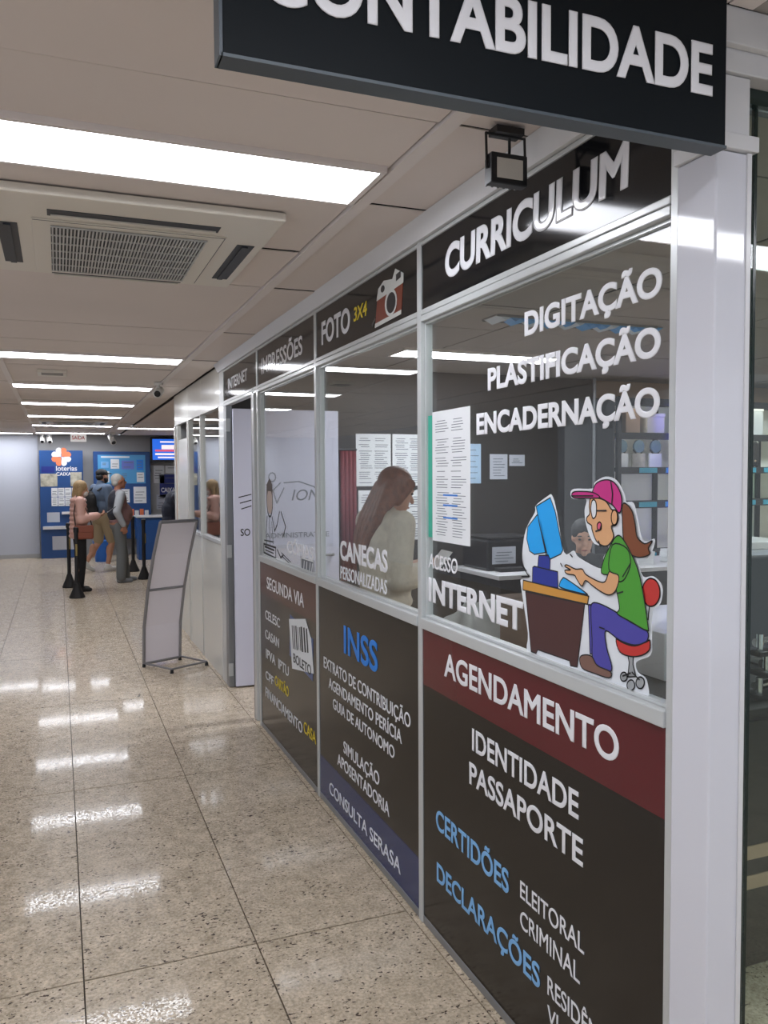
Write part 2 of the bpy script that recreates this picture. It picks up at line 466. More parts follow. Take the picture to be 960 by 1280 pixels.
text('FOTO', 3.894, 3.471, 2.294, .112, M['lwg'], hd2, at=FX, w=.03)
text('3X4', 3.422, 3.256, 2.326, .060, M['ly'], hd2, at=FX, w=.02, shear=.1)
text('IMPRESSÕES', 5.18, 4.237, 2.300, .100, M['lwg'], hd3, at=FX, w=.02)
text('INTERNET', 6.28, 5.60, 2.312, .082, M['lwg'], hd4, at=FX, w=.02)
# picture of a vintage camera on the FOTO header
M['cam_red'] = mat('camera_print_red', '7a3a28', .4); M['cam_sil'] = mat('camera_print_silver', 'c9cac6', .4); M['cam_dk'] = mat('camera_print_dark', '2a2a2c', .3)
cp = flat('camera_picture', [(3.16, 2.262), (2.885, 2.262), (2.865, 2.40), (3.13, 2.385)], M['cam_red'], hd2, at=FX)
flat('camera_top_plate', [(3.14, 2.36), (2.862, 2.375), (2.86, 2.41), (2.94, 2.445), (2.97, 2.412), (3.06, 2.425), (3.12, 2.405)], M['cam_sil'], cp, at=FX - .0011)
flat('camera_bottom_plate', [(3.16, 2.255), (2.885, 2.262), (2.883, 2.278), (3.158, 2.272)], M['cam_sil'], cp, at=FX - .0011)
def disc(name, c, ry, rz_, m, parent, at, n=18): return flat(name, [(c[0] + ry * math.cos(2 * PI * i / n), c[1] + rz_ * math.sin(2 * PI * i / n)) for i in range(n)], m, parent, at=at)
disc('lens_ring', (2.985, 2.325), .062, .052, M['cam_sil'], cp, FX - .0022); disc('lens', (2.98, 2.323), .046, .040, M['cam_dk'], cp, FX - .0033)
flat('viewfinder', [(2.93, 2.395), (2.885, 2.40), (2.885, 2.425), (2.93, 2.42)], M['cam_dk'], cp, at=FX - .0022)
disc('shutter_dial', (3.07, 2.395), .02, .014, M['cam_dk'], cp, FX - .0022)
flat('rewind_lever', [(3.20, 2.275), (3.16, 2.30), (3.155, 2.29), (3.19, 2.262)], M['cam_dk'], cp, at=FX)

lp1, b1 = sign_panel('lower_sign', 1.412, 2.699, .03, 1.098, M['black_panel'], 'black lower panel with dark red AGENDAMENTO band, nearest the column')
lp2, b2 = sign_panel('lower_sign', 2.733, 3.983, .03, 1.098, M['black_panel'], 'black lower panel headed INSS with a navy CONSULTA SERASA band')
lp3, b3 = sign_panel('lower_sign', 4.017, 5.282, .03, 1.098, M['black_panel'], 'black lower panel headed SEGUNDA VIA beside the door')
def band(parent, y0, y1, z0, z1, m, name='colour_band'): return flat(name, [(y1, z0), (y0, z0), (y0, z1), (y1, z1)], m, parent, at=L + .0052, th=.0008)
band(lp1, 1.414, 2.697, .893, 1.096, M['red_vinyl']); band(lp2, 2.735, 3.981, .032, .225, M['blue_vinyl']); band(lp3, 4.019, 5.28, .893, 1.096, M['brown_vinyl'])
FX2 = L + .0042
def T(p, body, yl, yr, z, h, m='lw', w=.012, **k): return text(body, yl, yr, z, h, M[m], p, at=FX2, w=w, **k)
T(lp1, 'AGENDAMENTO', 2.519, 1.574, .962, .082, w=.02)
T(lp1, 'IDENTIDADE', 2.314, 1.734, .767, .072, w=.018)
T(lp1, 'PASSAPORTE', 2.333, 1.714, .652, .072, w=.018)
T(lp1, 'CERTIDÕES', 2.587, 2.083, .402, .072, 'lb', w=.018)
T(lp1, 'DECLARAÇÕES', 2.581, 1.912, .214, .068, 'lb', w=.018)
T(lp1, 'ELEITORAL', 2.017, 1.707, .428, .050, w=.004)
T(lp1, 'CRIMINAL', 2.017, 1.725, .340, .052, w=.004)
T(lp1, 'RESIDÊNCIA', 1.873, 1.54, .226, .052, w=.004)
T(lp1, 'VI', 1.873, 1.822, .146, .050, w=.004)
T(lp2, 'INSS', 3.586, 3.153, .828, .130, 'lblue', w=.02)
T(lp2, 'EXTRATO DE CONTRIBUIÇÃO', 3.90, 2.812, .693, .055, w=.006)
T(lp2, 'AGENDAMENTO PERÍCIA', 3.823, 2.898, .608, .052, w=.006)
T(lp2, 'GUIA DE AUTONOMO', 3.756, 2.973, .523, .050, w=.006)
T(lp2, 'SIMULAÇÃO', 3.601, 3.142, .354, .056, w=.006)
T(lp2, 'APOSENTADORIA', 3.694, 3.031, .267, .055, w=.006)
T(lp2, 'CONSULTA SERASA', 3.824, 2.916, .081, .058, w=.004)
T(lp3, 'SEGUNDA VIA', 5.094, 4.252, .940, .075, w=.006)
T(lp3, 'CELESC', 5.147, 4.778, .74, .056, w=.004); T(lp3, 'CASAN', 5.153, 4.802, .614, .056, w=.004)
T(lp3, 'IPVA  IPTU', 5.137, 4.584, .488, .058, w=.004); T(lp3, 'CPF', 5.155, 4.953, .35, .052, w=.004)
T(lp3, 'CARTÃO', 4.912, 4.589, .365, .060, 'ly', w=.006); T(lp3, 'FINANCIAMENTO', 5.161, 4.307, .232, .06, w=.004); T(lp3, 'CASA', 4.275, 4.05, .254, .062, 'ly', w=.006)
# BOLETO picture
M['bol_blue'] = mat('print_mid_blue', '274a86', .3)
flat('blue_square', [(4.56, .62), (4.10, .575), (4.085, .80), (4.54, .86)], M['bol_blue'], lp3, at=FX2 + .0004)
bo = flat('boleto_sheet', [(4.50, .555), (4.075, .62), (4.12, .80), (4.22, .885), (4.56, .83)], M['paper'], lp3, at=FX2 - .0008)
bm = new_bm(); rnd = random.Random(3); y = 4.47
while y > 4.16:
    w_ = rnd.uniform(.01, .03); ribbon_bm(bm, [(y, .68 + (4.47 - y) * .13), (y + .02, .80 + (4.47 - y) * .1)], w_, 'x', FX2 - .0018); y -= w_ + rnd.uniform(.015, .03)
obj('barcode', bm, M['lk'], bo)['kind'] = 'stuff'
text('BOLETO', 4.47, 4.12, .60, .052, M['lk'], bo, at=FX2 - .0018, w=.01)

# door standing open into the shop -----------------------------------
door = thing('door_1', None, None, (1.24, 6.33, 0)); struct(door, 'white door standing open into the shop')
box('door_leaf', 1.262, 2.115, 6.315, 6.352, .012, 2.175, M['door'], door, .003)
DX = 6.3145
text('SO', 1.31, 1.385, 1.19, .055, M['lk'], door, plane='y', at=DX, w=.01)
text('ION', 1.72, 1.96, 1.46, .085, M['lg'], door, plane='y', at=DX, w=.0, shear=.25)
text('ADMINISTRATI  E', 1.50, 2.03, 1.165, .040, M['lg'], door, plane='y', at=DX, w=.004)
bm = new_bm()
for k, z in enumerate((1.50, 1.455, 1.41)): ribbon_bm(bm, [(1.30 + .01 * k, z - .01), (1.395, z + .012)], .008, 'y', DX)
obj('printed_strokes', bm, M['lk'], door)
bm = new_bm()
ribbon_bm(bm, [(1.565 + .028 * math.cos(a * PI / 6), 1.645 + .035 * math.sin(a * PI / 6)) for a in range(12)], .009, 'y', DX, closed=True)
for l in ([(1.52, 1.585), (1.57, 1.54), (1.63, 1.60)], [(1.57, 1.54), (1.60, 1.44), (1.66, 1.56)], [(1.66, 1.60), (1.78, 1.61), (1.90, 1.57), (2.0, 1.50)], [(1.545, 1.56), (1.54, 1.47)]): ribbon_bm(bm, l, .009, 'y', DX)
obj('printed_figure', bm, M['lg'], door)
bm = new_bm(); cyl(bm, (2.05, 6.315, 1.02), (2.05, 6.27, 1.02), .012); cyl(bm, (2.05, 6.272, 1.02), (1.95, 6.272, 1.02), .009); obj('door_handle', bm, M['alu_dark'], door)
for z in (2.05, 1.07, .14):
    h = box('hinge', L - .004, L + .03, 6.352, 6.372, z - .05, z + .05, M['alu'], door)

# ------------------------------------------------------------------ white corner column
colm = thing('white_column', 'white gloss corner column under the dark sign', 'column', (1.25, 1.325, 0))
box('shaft', 1.205, 1.289, 1.27, 1.379, 0, 2.284, M['pillar'], colm, .004)
box('capital_band', 1.196, 1.303, 1.258, 1.381, 2.285, 2.315, M['white'], colm, .002)
box('upper_shaft', 1.215, 1.289, 1.27, 1.379, 2.316, 2.43, M['white'], colm, .002)
box('corner_bead', 1.2815, 1.2925, 1.2665, 1.2695, .0, 2.284, M['white'], colm)
# front of the shop towards the right
wf = thing('wall_shop_front', None, None, (1.3, 1.31, 0)); struct(wf, 'glazed front of the shop right of the column')
box('fascia', 1.18, 7.7, 1.262, 1.381, 2.432, ZC - .001, M['white'], wf, .002)
box('fascia_moulding', 1.175, 7.7, 1.244, 1.261, 2.475, ZC - .001, M['white'], wf, .002)
box('head_channel', 1.291, 7.7, 1.30, 1.34, 2.40, 2.431, M['glass_edge'], wf)
box('floor_channel', 1.291, 7.7, 1.30, 1.34, 0, .02, M['alu_dark'], wf)
wn4 = thing('window_4', None, None, (1.31, 1.315, .02)); struct(wn4, 'narrow fixed glass pane beside the column')
box('pane', 1.292, 1.345, 1.312, 1.32, .021, 2.399, M['glass_r'], wn4); box('glass_edge', 1.3455, 1.3495, 1.311, 1.321, .021, 2.399, M['glass_edge'], wn4)
wn5 = thing('window_5', None, None, (1.9, 1.315, .02)); struct(wn5, 'large glass pane at the right edge')
box('pane', 1.353, 2.6, 1.312, 1.32, .021, 2.399, M['glass_r'], wn5); box('glass_edge', 1.3502, 1.3525, 1.311, 1.321, .021, 2.399, M['glass_edge'], wn5)
wn6 = struct(box('window_6', 2.61, 7.69, 1.312, 1.32, .021, 2.399, M['glass_r']), 'glass pane continuing to the right')

# ------------------------------------------------------------------ far partition past the door (white panels and windows)
wp = thing('wall_right_far', None, None, (L, 8.0, 0)); struct(wp, 'white panelled partition beyond the open door')
def fm(name, y0, y1, z0, z1, m, x0=L, x1=L + .045, bev=.002): return box(name, x0, x1, y0, y1, z0, z1, m, wp, bev)
for y0, y1 in ((6.632, 7.56), (7.564, 8.40), (8.404, 9.40)): fm('header_panel', y0, y1, 2.215, ZC - .002, M['panel_white'], L + .004)
for y in (6.645, 7.62, 8.34, 8.42, 9.18): fm('mullion', y - .014 if y > 6.7 else 6.632, y + .022, 0, 2.213, M['panel_white'])
fm('end_post', 9.34, 9.42, 0, 2.213, M['panel_white'])
for y0, y1 in ((6.669, 7.604), (7.644, 8.324)): fm('lower_panel', y0, y1, 0, 1.10, M['panel_white'], L + .006); fm('sill_rail', y0, y1, 1.101, 1.13, M['alu'], L - .004)
fm('lower_panel', 8.445, 9.16, 0, 2.05, M['panel_white'], L + .012); fm('edge_panel', 9.205, 9.336, 0, 2.1, M['beige'], L + .01)
for n, (y0, y1) in ((7, (6.67, 7.603)), (8, (7.645, 8.323))):
    struct(box('window_%d' % n, L + .024, L + .03, y0, y1, 1.131, 2.212, M['glass']), 'window of the white partition beyond the door, ' + ('nearer the door' if n == 7 else 'further from the door'))
struct(box('wall_room_end', L + .05, 7.7, 9.36, 9.42, 0, ZC - .001, M['wall']), 'grey end wall of the room behind the white partition')

# ------------------------------------------------------------------ hanging CONTABILIDADE sign
sg = thing('hanging_sign', 'large dark hanging sign reading CONTABILIDADE in white letters', 'sign', (.7, 1.22, 2.253))
box('board', .232, 1.160, 1.2, 1.237, 2.256, ZC - .004, M['sign'], sg, .002)
box('bottom_edge', .230, 1.162, 1.199, 1.239, 2.252, 2.257, M['sign_edge'], sg)
box('end_edge', .227, .232, 1.199, 1.239, 2.252, ZC - .004, M['sign_edge'], sg)
text('CONTABILIDADE', .285, 1.125, 2.339, .092, M['lw'], sg, plane='y', at=1.1985, w=.03, th=.002)

# ------------------------------------------------------------------ LED ceiling panels
M['led'] = mat('led_diffuser', 'ffffff', .5, emit=('f4f7ff', LED)); M['led_shop'] = mat('led_diffuser_shop', 'ffffff', .5, emit=('f4f7ff', LED_SHOP))
def make_led(m):
    t = thing('led_panel', None, None)
    bm = new_bm()
    for a in ((-.65, .65, -.158, -.143), (-.65, .65, .143, .158), (-.65, -.633, -.1428, .1428), (.633, .65, -.1428, .1428)): bx(bm, a[0], a[1], a[2], a[3], -.012, .018)
    obj('frame', bm, M['ceilw'], t, world=False)
    box('diffuser', -.6328, .6328, -.1428, .1428, -.008, .002, m, t, world=False)
    return t
led0 = make_led(M['led'])
leds = [(.255, 2.395, 'wide white LED ceiling panel nearest the viewer, beside the air conditioner'),
        (.255, 6.46, 'LED ceiling panel beyond the air conditioner, second in the row'),
        (.255, 8.58, 'LED ceiling panel third in the row, level with the white bullet camera'),
        (.255, 10.60, 'LED ceiling panel fourth in the row'), (.255, 12.75, 'LED ceiling panel fifth in the row'),
        (.255, 15.0, 'LED ceiling panel sixth in the row, before the exit sign'), (.255, 17.5, 'LED ceiling panel at the end of the row above the blue boards'),
        (1.66, 15.5, 'LED ceiling panel at right above the lottery counter'), (-1.09, 17.8, 'LED ceiling panel at left above the pale panel'),
        (.255, .32, 'LED ceiling panel just behind the viewer'), (.255, -1.75, 'LED ceiling panel far behind the viewer'),
        (2.55, .05, 'LED ceiling panel to the right of the viewer outside the glass front'), (-2.4, .3, 'LED ceiling panel to the left of the viewer')]
for i, (x, y, lab) in enumerate(leds):
    o = led0 if i == 0 else copy_tree(led0)
    o.location = (x, y, ZC - .006); tag(o, lab, 'ceiling light', 'LED ceiling panels')
led1 = make_led(M['led_shop'])
for i, (x, y, lab) in enumerate([(2.92, 5.46, 'LED ceiling panel inside the shop seen through the glass'), (3.9, 2.35, 'LED ceiling panel inside the shop near the right glass front'), (6.75, 5.0, 'LED ceiling panel inside the shop above the shelving')]):  # second and third are unseen extra panels added to brighten woman and shelves
    o = led1 if i == 0 else copy_tree(led1)
    o.location = (x, y, ZC - .006); tag(o, lab, 'ceiling light', 'LED ceiling panels inside the shop')
# louvred fixture, unlit, bluish reflectors
M['louvre'] = mat('blue_tinted_reflector', '6fb2f0', .25); M['louvre_w'] = mat('pale_reflector', 'd5e2ee', .25)
lf = thing('louvre_light', 'unlit louvred ceiling fixture with bluish reflectors inside the shop', 'ceiling light', (2.83, 4.11, ZC - .03))
bm = new_bm(); bx(bm, 2.28, 3.38, 4.02, 4.2, ZC - .006, ZC - .002); obj('tray', bm, M['grey'], lf)
for k in range(9):
    x = 2.34 + k * .123
    bm = new_bm(); prism(bm, [(x - .05, 4.03, ZC - .007), (x + .05, 4.03, ZC - .007), (x, 4.03, ZC - .03)], (0, .16, 0)); obj('reflector', bm, M['louvre' if k % 2 else 'louvre_w'], lf)
    bm = new_bm(); prism(bm, [(x + .012, 4.03, ZC - .007), (x + .105, 4.03, ZC - .007), (x + .06, 4.03, ZC - .034)], (0, .06, 0)); obj('reflector', bm, M['louvre'], lf)
for y in (4.022, 4.192): box('side_rail', 2.28, 3.38, y, y + .005, ZC - .014, ZC - .0065, M['grey'], lf)

# ------------------------------------------------------------------ cassette air conditioner
M['ac'] = mat('ac_plastic', 'dcd6cb', .35); M['ac_dark'] = mat('ac_dark_slot', '2b3038', .5)
M['acg'] = mat('ac_grille', 'b8b9b8', .4)
def cassette(x0, x1, y0, y1, label):
    t = thing('air_conditioner', label, 'air conditioner', ((x0 + x1) / 2, (y0 + y1) / 2, ZC - .035))
    z = ZC - .034
    gx0, gx1, gy0, gy1 = x0 + .205, x1 - .215, y0 + .30, y1 - .10
    bm = bx(new_bm(), x0, x1, y0, y1, z, ZC - .004, .006); obj('casing', bm, M['ac'], t)
    gm = box('grille_frame', gx0 - .06, gx1 + .06, gy0 - .055, gy1 + .045, z - .006, z - .0002, M['ac'], t, .002)
    box('grille_well', gx0, gx1, gy0, gy1, z - .0075, z - .0062, M['ac_dark'], t)
    n = 44
    for k in range(n):
        x = gx0 + (gx1 - gx0) * (k + .5) / n
        box('grille_slat', x - .0028, x + .0028, gy0, gy1, z - .0125, z - .0078, M['acg'], t)
    for k in range(7):
        y = gy0 + (gy1 - gy0) * k / 6
        box('grille_bar', gx0, gx1, y - .005, y + .005, z - .0115, z - .0077, M['acg'], t)
    for (a, b, c, d) in ((gx0 - .01, gx1 + .02, y0 + .14, y0 + .205), (x1 - .10, x1 - .035, gy0 + .03, gy1 - .06), (x0 + .035, x0 + .10, gy0 + .03, gy1 - .06), (gx0, gx1, y1 - .05, y1 - .02)):
        s = box('air_outlet', a, b, c, d, z - .002, z - .0001, M['ac_dark'], t)
        if d - c < b - a: box('louvre_blade', a + .01, b - .01, (c + d) / 2 + .012, (c + d) / 2 + .024, z - .008, z - .0025, M['ac'], s)
        else: box('louvre_blade', (a + b) / 2 - .012, (a + b) / 2 + .01, c + .01, d - .01, z - .008, z - .0025, M['ac_dark'], s)
    bm = new_bm()
    ribbon = [(gx0 - .055, gy0 - .05), (gx1 + .055, gy0 - .05), (gx1 + .055, gy1 + .04)]
    for a, b in zip(ribbon[:-1], ribbon[1:]):
        bx(bm, min(a[0], b[0]) - .001, max(a[0], b[0]) + .001, min(a[1], b[1]) - .001, max(a[1], b[1]) + .001, z - .007, z - .0055)
    obj('access_seam', bm, M['ac_dark'], t)
    return t
cassette(-.21, .737, 2.735, 3.77, 'white cassette air conditioner in the ceiling past the nearest LED panel')
cassette(-.25, .75, 13.5, 14.4, 'second cassette air conditioner, further down the corridor ceiling')
t = thing('ceiling_vent', 'small white ceiling vent between the LED panels', 'vent', (-.03, 7.45, ZC - .02))
box('vent_body', -.14, .09, 7.32, 7.62, ZC - .03, ZC - .004, M['ac'], t, .004); box('vent_slot', -.11, .06, 7.36, 7.40, ZC - .032, ZC - .0302, M['ac_dark'], t); box('vent_slot', -.11, .06, 7.46, 7.50, ZC - .032, ZC - .0302, M['ac_dark'], t)

# ------------------------------------------------------------------ floodlight under the sign
t = thing('floodlight', 'small black LED floodlight hanging under the dark sign', 'floodlight', (1.085, 1.86, 2.39))
box('housing', 1.033, 1.138, 1.852, 1.885, 2.39, 2.468, M['black'], t, .004)
for k in range(6): x = 1.04 + k * .017; box('cooling_fin', x, x + .005, 1.8855, 1.90, 2.395, 2.462, M['black'], t)
M['flood'] = mat('flood_glass', 'd4d0c8', .25)
box('lens', 1.048, 1.123, 1.8505, 1.8518, 2.404, 2.454, M['flood'], t)
bm = new_bm(); tube(bm, [(1.029, 1.87, 2.43), (1.029, 1.875, 2.52), (1.142, 1.875, 2.52), (1.142, 1.87, 2.43)], .0035); obj('bracket', bm, M['black'], t)
bm = new_bm(); tube(bm, [(1.11, 1.90, 2.46), (1.115, 1.905, 2.50), (1.10, 1.88, 2.53)], .004); obj('cable', bm, M['black'], t)
box('ceiling_mount', 1.05, 1.13, 1.855, 1.90, 2.5205, 2.5375, M['black'], t)

# ------------------------------------------------------------------ cameras and exit sign
def bullet(loc, d, label, s=1):
    t = thing('security_camera', label, 'camera', loc)
    x, y, z = loc; D = Vector(d).normalized()
    bm = new_bm(); cyl(bm, (x, y, ZC - .007), (x, y, ZC - .03), .045 * s, .04 * s, 16); cyl(bm, (x, y, ZC - .03), (x, y, z + .02), .012 * s); obj('mount', bm, M['white_gloss'], t, smooth=False)
    p = Vector(loc); bm = new_bm(); cyl(bm, p - D * .06 * s, p + D * .07 * s, .042 * s, .042 * s, 16); sph(bm, p - D * .06 * s, .042 * s); obj('camera_body', bm, M['white_gloss'], t, smooth=True)
    bm = new_bm(); cyl(bm, p + D * .0702 * s, p + D * .074 * s, .03 * s, .03 * s, 14); obj('lens', bm, M['black'], t)
bullet((.90, 8.0, 2.45), (-.3, -1, -.35), 'white bullet security camera on the ceiling near the white partition')
bullet((-.27, 17.9, 2.42), (-.1, -1, -.8), 'leftmost of two white ceiling cameras above the clover board', 1.1)
bullet((-.14, 17.85, 2.42), (.1, -1, -.8), 'white ceiling camera just left of the exit sign', 1.2)
bullet((1.02, 17.2, 2.40), (.35, -1, -.9), 'white ceiling camera right of the exit sign', 1.4)
t = thing('exit_sign', 'white exit sign with red SAÍDA lettering hanging from the ceiling', 'sign', (.385, 17.0, 2.30))
M['exit'] = mat('backlit_sign_face', 'e8e4e2', .5, emit=('f4eeee', .45)); box('plate', .245, .53, 16.99, 17.01, 2.345, 2.485, M['exit'], t, .003)  # faint glow added to the plate so it reads white in the shade
M['red'] = mat('red_print', 'c0303a', .5); text('SAÍDA', .27, .505, 2.385, .075, M['red'], t, plane='y', at=16.9885, w=.02)
for x in (.29, .485): box('hanger', x - .004, x + .004, 16.997, 17.003, 2.486, ZC - .007, M['white_gloss'], t)

# ------------------------------------------------------------------ stickers on the panes
TM = {'tw': mat('sticker_white', 'dfe3e8', .5), 'blue': mat('sticker_blue', '1aa2ee', .5), 'navy': mat('sticker_navy', '27348f', .5), 'orange': mat('sticker_orange', 'c9913e', .5), 'brown': mat('sticker_brown', '4a2a28', .5), 'red': mat('sticker_red', 'c0322c', .5), 'grey': mat('sticker_grey', '9da0a2', .5), 'purple': mat('sticker_purple', '4a45a0', .5), 'taupe': mat('sticker_taupe', '7a5a4e', .5), 'skin': mat('sticker_skin', 'd9a577', .5), 'pink': mat('sticker_pink', 'cf5a78', .5), 'magenta': mat('sticker_magenta', 'c22a80', .5), 'hair': mat('sticker_hair', '7c4527', .5), 'green': mat('sticker_green', '4a9a30', .5)}
TOON=[
 ('backing','tw',[(1.934,1.567),(1.876,1.594),(1.854,1.596),(1.832,1.554),(1.798,1.45),(1.755,1.458),(1.731,1.442),(1.639,1.423),(1.633,1.451),(1.614,1.479),(1.669,1.482),(1.701,1.521),(1.71,1.561),(1.704,1.59),(1.756,1.589),(1.771,1.601),(1.756,1.615),(1.678,1.617),(1.669,1.632),(1.626,1.646),(1.584,1.637),(1.555,1.606),(1.55,1.588),(1.523,1.586),(1.508,1.551),(1.495,1.512),(1.477,1.501),(1.451,1.509),(1.455,1.488),(1.475,1.464),(1.507,1.46),(1.488,1.422),(1.454,1.426),(1.425,1.408),(1.429,1.371),(1.451,1.354),(1.455,1.342),(1.457,1.312),(1.456,1.275),(1.462,1.248),(1.508,1.224),(1.503,1.202),(1.473,1.191),(1.471,1.144),(1.557,1.143),(1.752,1.146),(1.963,1.151),(1.973,1.208),(2.009,1.331),(2.009,1.355),(1.961,1.368),(1.997,1.396),(2.004,1.433),(1.985,1.498),(1.939,1.548)]),
 ('monitor_back','blue',[(1.927,1.542),(1.975,1.506),(1.98,1.472),(1.965,1.439),(1.94,1.432),(1.883,1.442),(1.911,1.528)]),
 ('monitor','blue',[(1.932,1.565),(1.863,1.59),(1.84,1.556),(1.803,1.455),(1.812,1.444),(1.862,1.426),(1.875,1.434),(1.913,1.512)]),
 ('monitor_neck','navy',[(1.917,1.431),(1.871,1.436),(1.862,1.425),(1.863,1.396),(1.923,1.396),(1.919,1.425)]),
 ('monitor_base','navy',[(1.948,1.395),(1.94,1.399),(1.826,1.396),(1.824,1.353),(1.95,1.351)]),
 ('keyboard','blue',[(1.815,1.368),(1.804,1.38),(1.788,1.382),(1.7,1.356),(1.714,1.353),(1.809,1.356)]),
 ('desk_top','orange',[(1.997,1.354),(1.999,1.326),(1.694,1.329),(1.689,1.35)]),
 ('desk','brown',[(1.984,1.323),(1.954,1.159),(1.929,1.159),(1.92,1.171),(1.769,1.172),(1.765,1.16),(1.736,1.163),(1.706,1.328)]),
 ('chair_back','red',[(1.431,1.393),(1.433,1.38),(1.441,1.368),(1.453,1.36),(1.466,1.358),(1.478,1.363),(1.486,1.372),(1.49,1.385),(1.487,1.399),(1.479,1.411),(1.467,1.419),(1.453,1.42),(1.442,1.416),(1.434,1.406)]),
 ('chair_pole','grey',[(1.537,1.233),(1.518,1.237),(1.519,1.215),(1.508,1.19),(1.536,1.183),(1.532,1.217)]),
 ('wheel','grey',[(1.539,1.183),(1.541,1.176),(1.547,1.171),(1.555,1.169),(1.561,1.171),(1.563,1.177),(1.561,1.184),(1.555,1.189),(1.547,1.191),(1.541,1.188)]),
 ('wheel','grey',[(1.512,1.169),(1.514,1.162),(1.521,1.156),(1.529,1.154),(1.536,1.156),(1.539,1.163),(1.536,1.171),(1.529,1.177),(1.521,1.179),(1.515,1.176)]),
 ('wheel','grey',[(1.479,1.183),(1.481,1.175),(1.488,1.168),(1.497,1.166),(1.504,1.169),(1.507,1.176),(1.504,1.184),(1.497,1.191),(1.489,1.193),(1.481,1.19)]),
 ('far_leg','purple',[(1.689,1.329),(1.673,1.331),(1.665,1.21),(1.681,1.208)]),
 ('trousers','purple',[(1.675,1.333),(1.645,1.338),(1.58,1.327),(1.526,1.312),(1.471,1.302),(1.472,1.278),(1.512,1.262),(1.566,1.263),(1.619,1.276),(1.615,1.236),(1.595,1.195),(1.607,1.181),(1.666,1.193),(1.673,1.248),(1.678,1.307)]),
 ('shoe','taupe',[(1.724,1.186),(1.709,1.199),(1.674,1.203),(1.651,1.185),(1.6,1.181),(1.605,1.165),(1.666,1.163),(1.712,1.165)]),
 ('chair_seat','red',[(1.579,1.263),(1.552,1.259),(1.512,1.26),(1.474,1.276),(1.461,1.282),(1.462,1.261),(1.486,1.244),(1.525,1.233),(1.565,1.236)]),
 ('face','skin',[(1.678,1.594),(1.626,1.589),(1.601,1.569),(1.583,1.565),(1.574,1.548),(1.583,1.532),(1.6,1.528),(1.591,1.505),(1.609,1.484),(1.632,1.48),(1.658,1.49),(1.675,1.516),(1.677,1.526),(1.694,1.533),(1.697,1.544),(1.685,1.555),(1.687,1.575)]),
 ('ear','skin',[(1.577,1.55),(1.578,1.543),(1.581,1.536),(1.586,1.533),(1.591,1.532),(1.596,1.536),(1.599,1.542),(1.6,1.549),(1.599,1.557),(1.596,1.563),(1.591,1.567),(1.586,1.567),(1.581,1.564),(1.578,1.558)]),
 ('lens','tw',[(1.657,1.567),(1.658,1.557),(1.661,1.549),(1.666,1.545),(1.671,1.544),(1.675,1.549),(1.678,1.557),(1.68,1.566),(1.679,1.576),(1.676,1.585),(1.671,1.589),(1.666,1.589),(1.661,1.585),(1.658,1.577)]),
 ('tongue','pink',[(1.637,1.526),(1.638,1.52),(1.643,1.517),(1.648,1.516),(1.653,1.52),(1.654,1.525),(1.653,1.531),(1.648,1.535),(1.643,1.536),(1.638,1.532)]),
 ('cap_crown','magenta',[(1.674,1.608),(1.659,1.629),(1.626,1.638),(1.594,1.634),(1.57,1.614),(1.561,1.588),(1.569,1.561),(1.594,1.578),(1.64,1.594),(1.678,1.601)]),
 ('cap_brim','magenta',[(1.76,1.599),(1.752,1.607),(1.72,1.609),(1.67,1.607),(1.644,1.595),(1.701,1.593),(1.748,1.592)]),
 ('ponytail','hair',[(1.557,1.582),(1.539,1.58),(1.522,1.564),(1.512,1.534),(1.505,1.509),(1.48,1.496),(1.455,1.504),(1.467,1.487),(1.463,1.474),(1.495,1.464),(1.528,1.469),(1.551,1.493),(1.558,1.545)]),
 ('shirt','green',[(1.582,1.504),(1.562,1.506),(1.528,1.473),(1.495,1.421),(1.467,1.319),(1.471,1.303),(1.526,1.314),(1.573,1.324),(1.566,1.338),(1.575,1.372),(1.595,1.41),(1.635,1.414),(1.624,1.451),(1.603,1.48)]),
 ('arm','skin',[(1.602,1.422),(1.569,1.413),(1.579,1.38),(1.602,1.365),(1.631,1.367),(1.668,1.378),(1.699,1.388),(1.714,1.372),(1.737,1.388),(1.746,1.396),(1.779,1.396),(1.788,1.404),(1.763,1.408),(1.788,1.414),(1.779,1.419),(1.742,1.412),(1.713,1.415),(1.697,1.403),(1.646,1.392),(1.62,1.395)]),
 ('sleeve','green',[(1.593,1.485),(1.606,1.426),(1.571,1.416),(1.567,1.401),(1.546,1.411),(1.527,1.447),(1.541,1.481)]),
]
TOON_LINES=[
 [(1.656,1.563),(1.618,1.565)],
 [(1.601,1.634),(1.594,1.605),(1.597,1.58)],
 [(1.658,1.513),(1.641,1.518),(1.636,1.53)],
 [(1.622,1.28),(1.641,1.281)],
 [(1.574,1.372),(1.553,1.379)],
 [(1.527,1.447),(1.554,1.414)],
 [(1.999,1.364),(1.961,1.368)],
 [(1.524,1.195),(1.551,1.182)],
 [(1.518,1.198),(1.493,1.187)],
 [(1.639,1.477),(1.647,1.49)],
 [(2.004,1.43),(1.997,1.396),(1.961,1.368)],
 [(1.76,1.597),(1.67,1.599)],
 [(1.807,1.42),(1.8,1.413)],
 [(1.765,1.448),(1.755,1.442)],
 [(1.913,1.528),(1.875,1.434)],
 [(1.461,1.358),(1.465,1.328)],
]

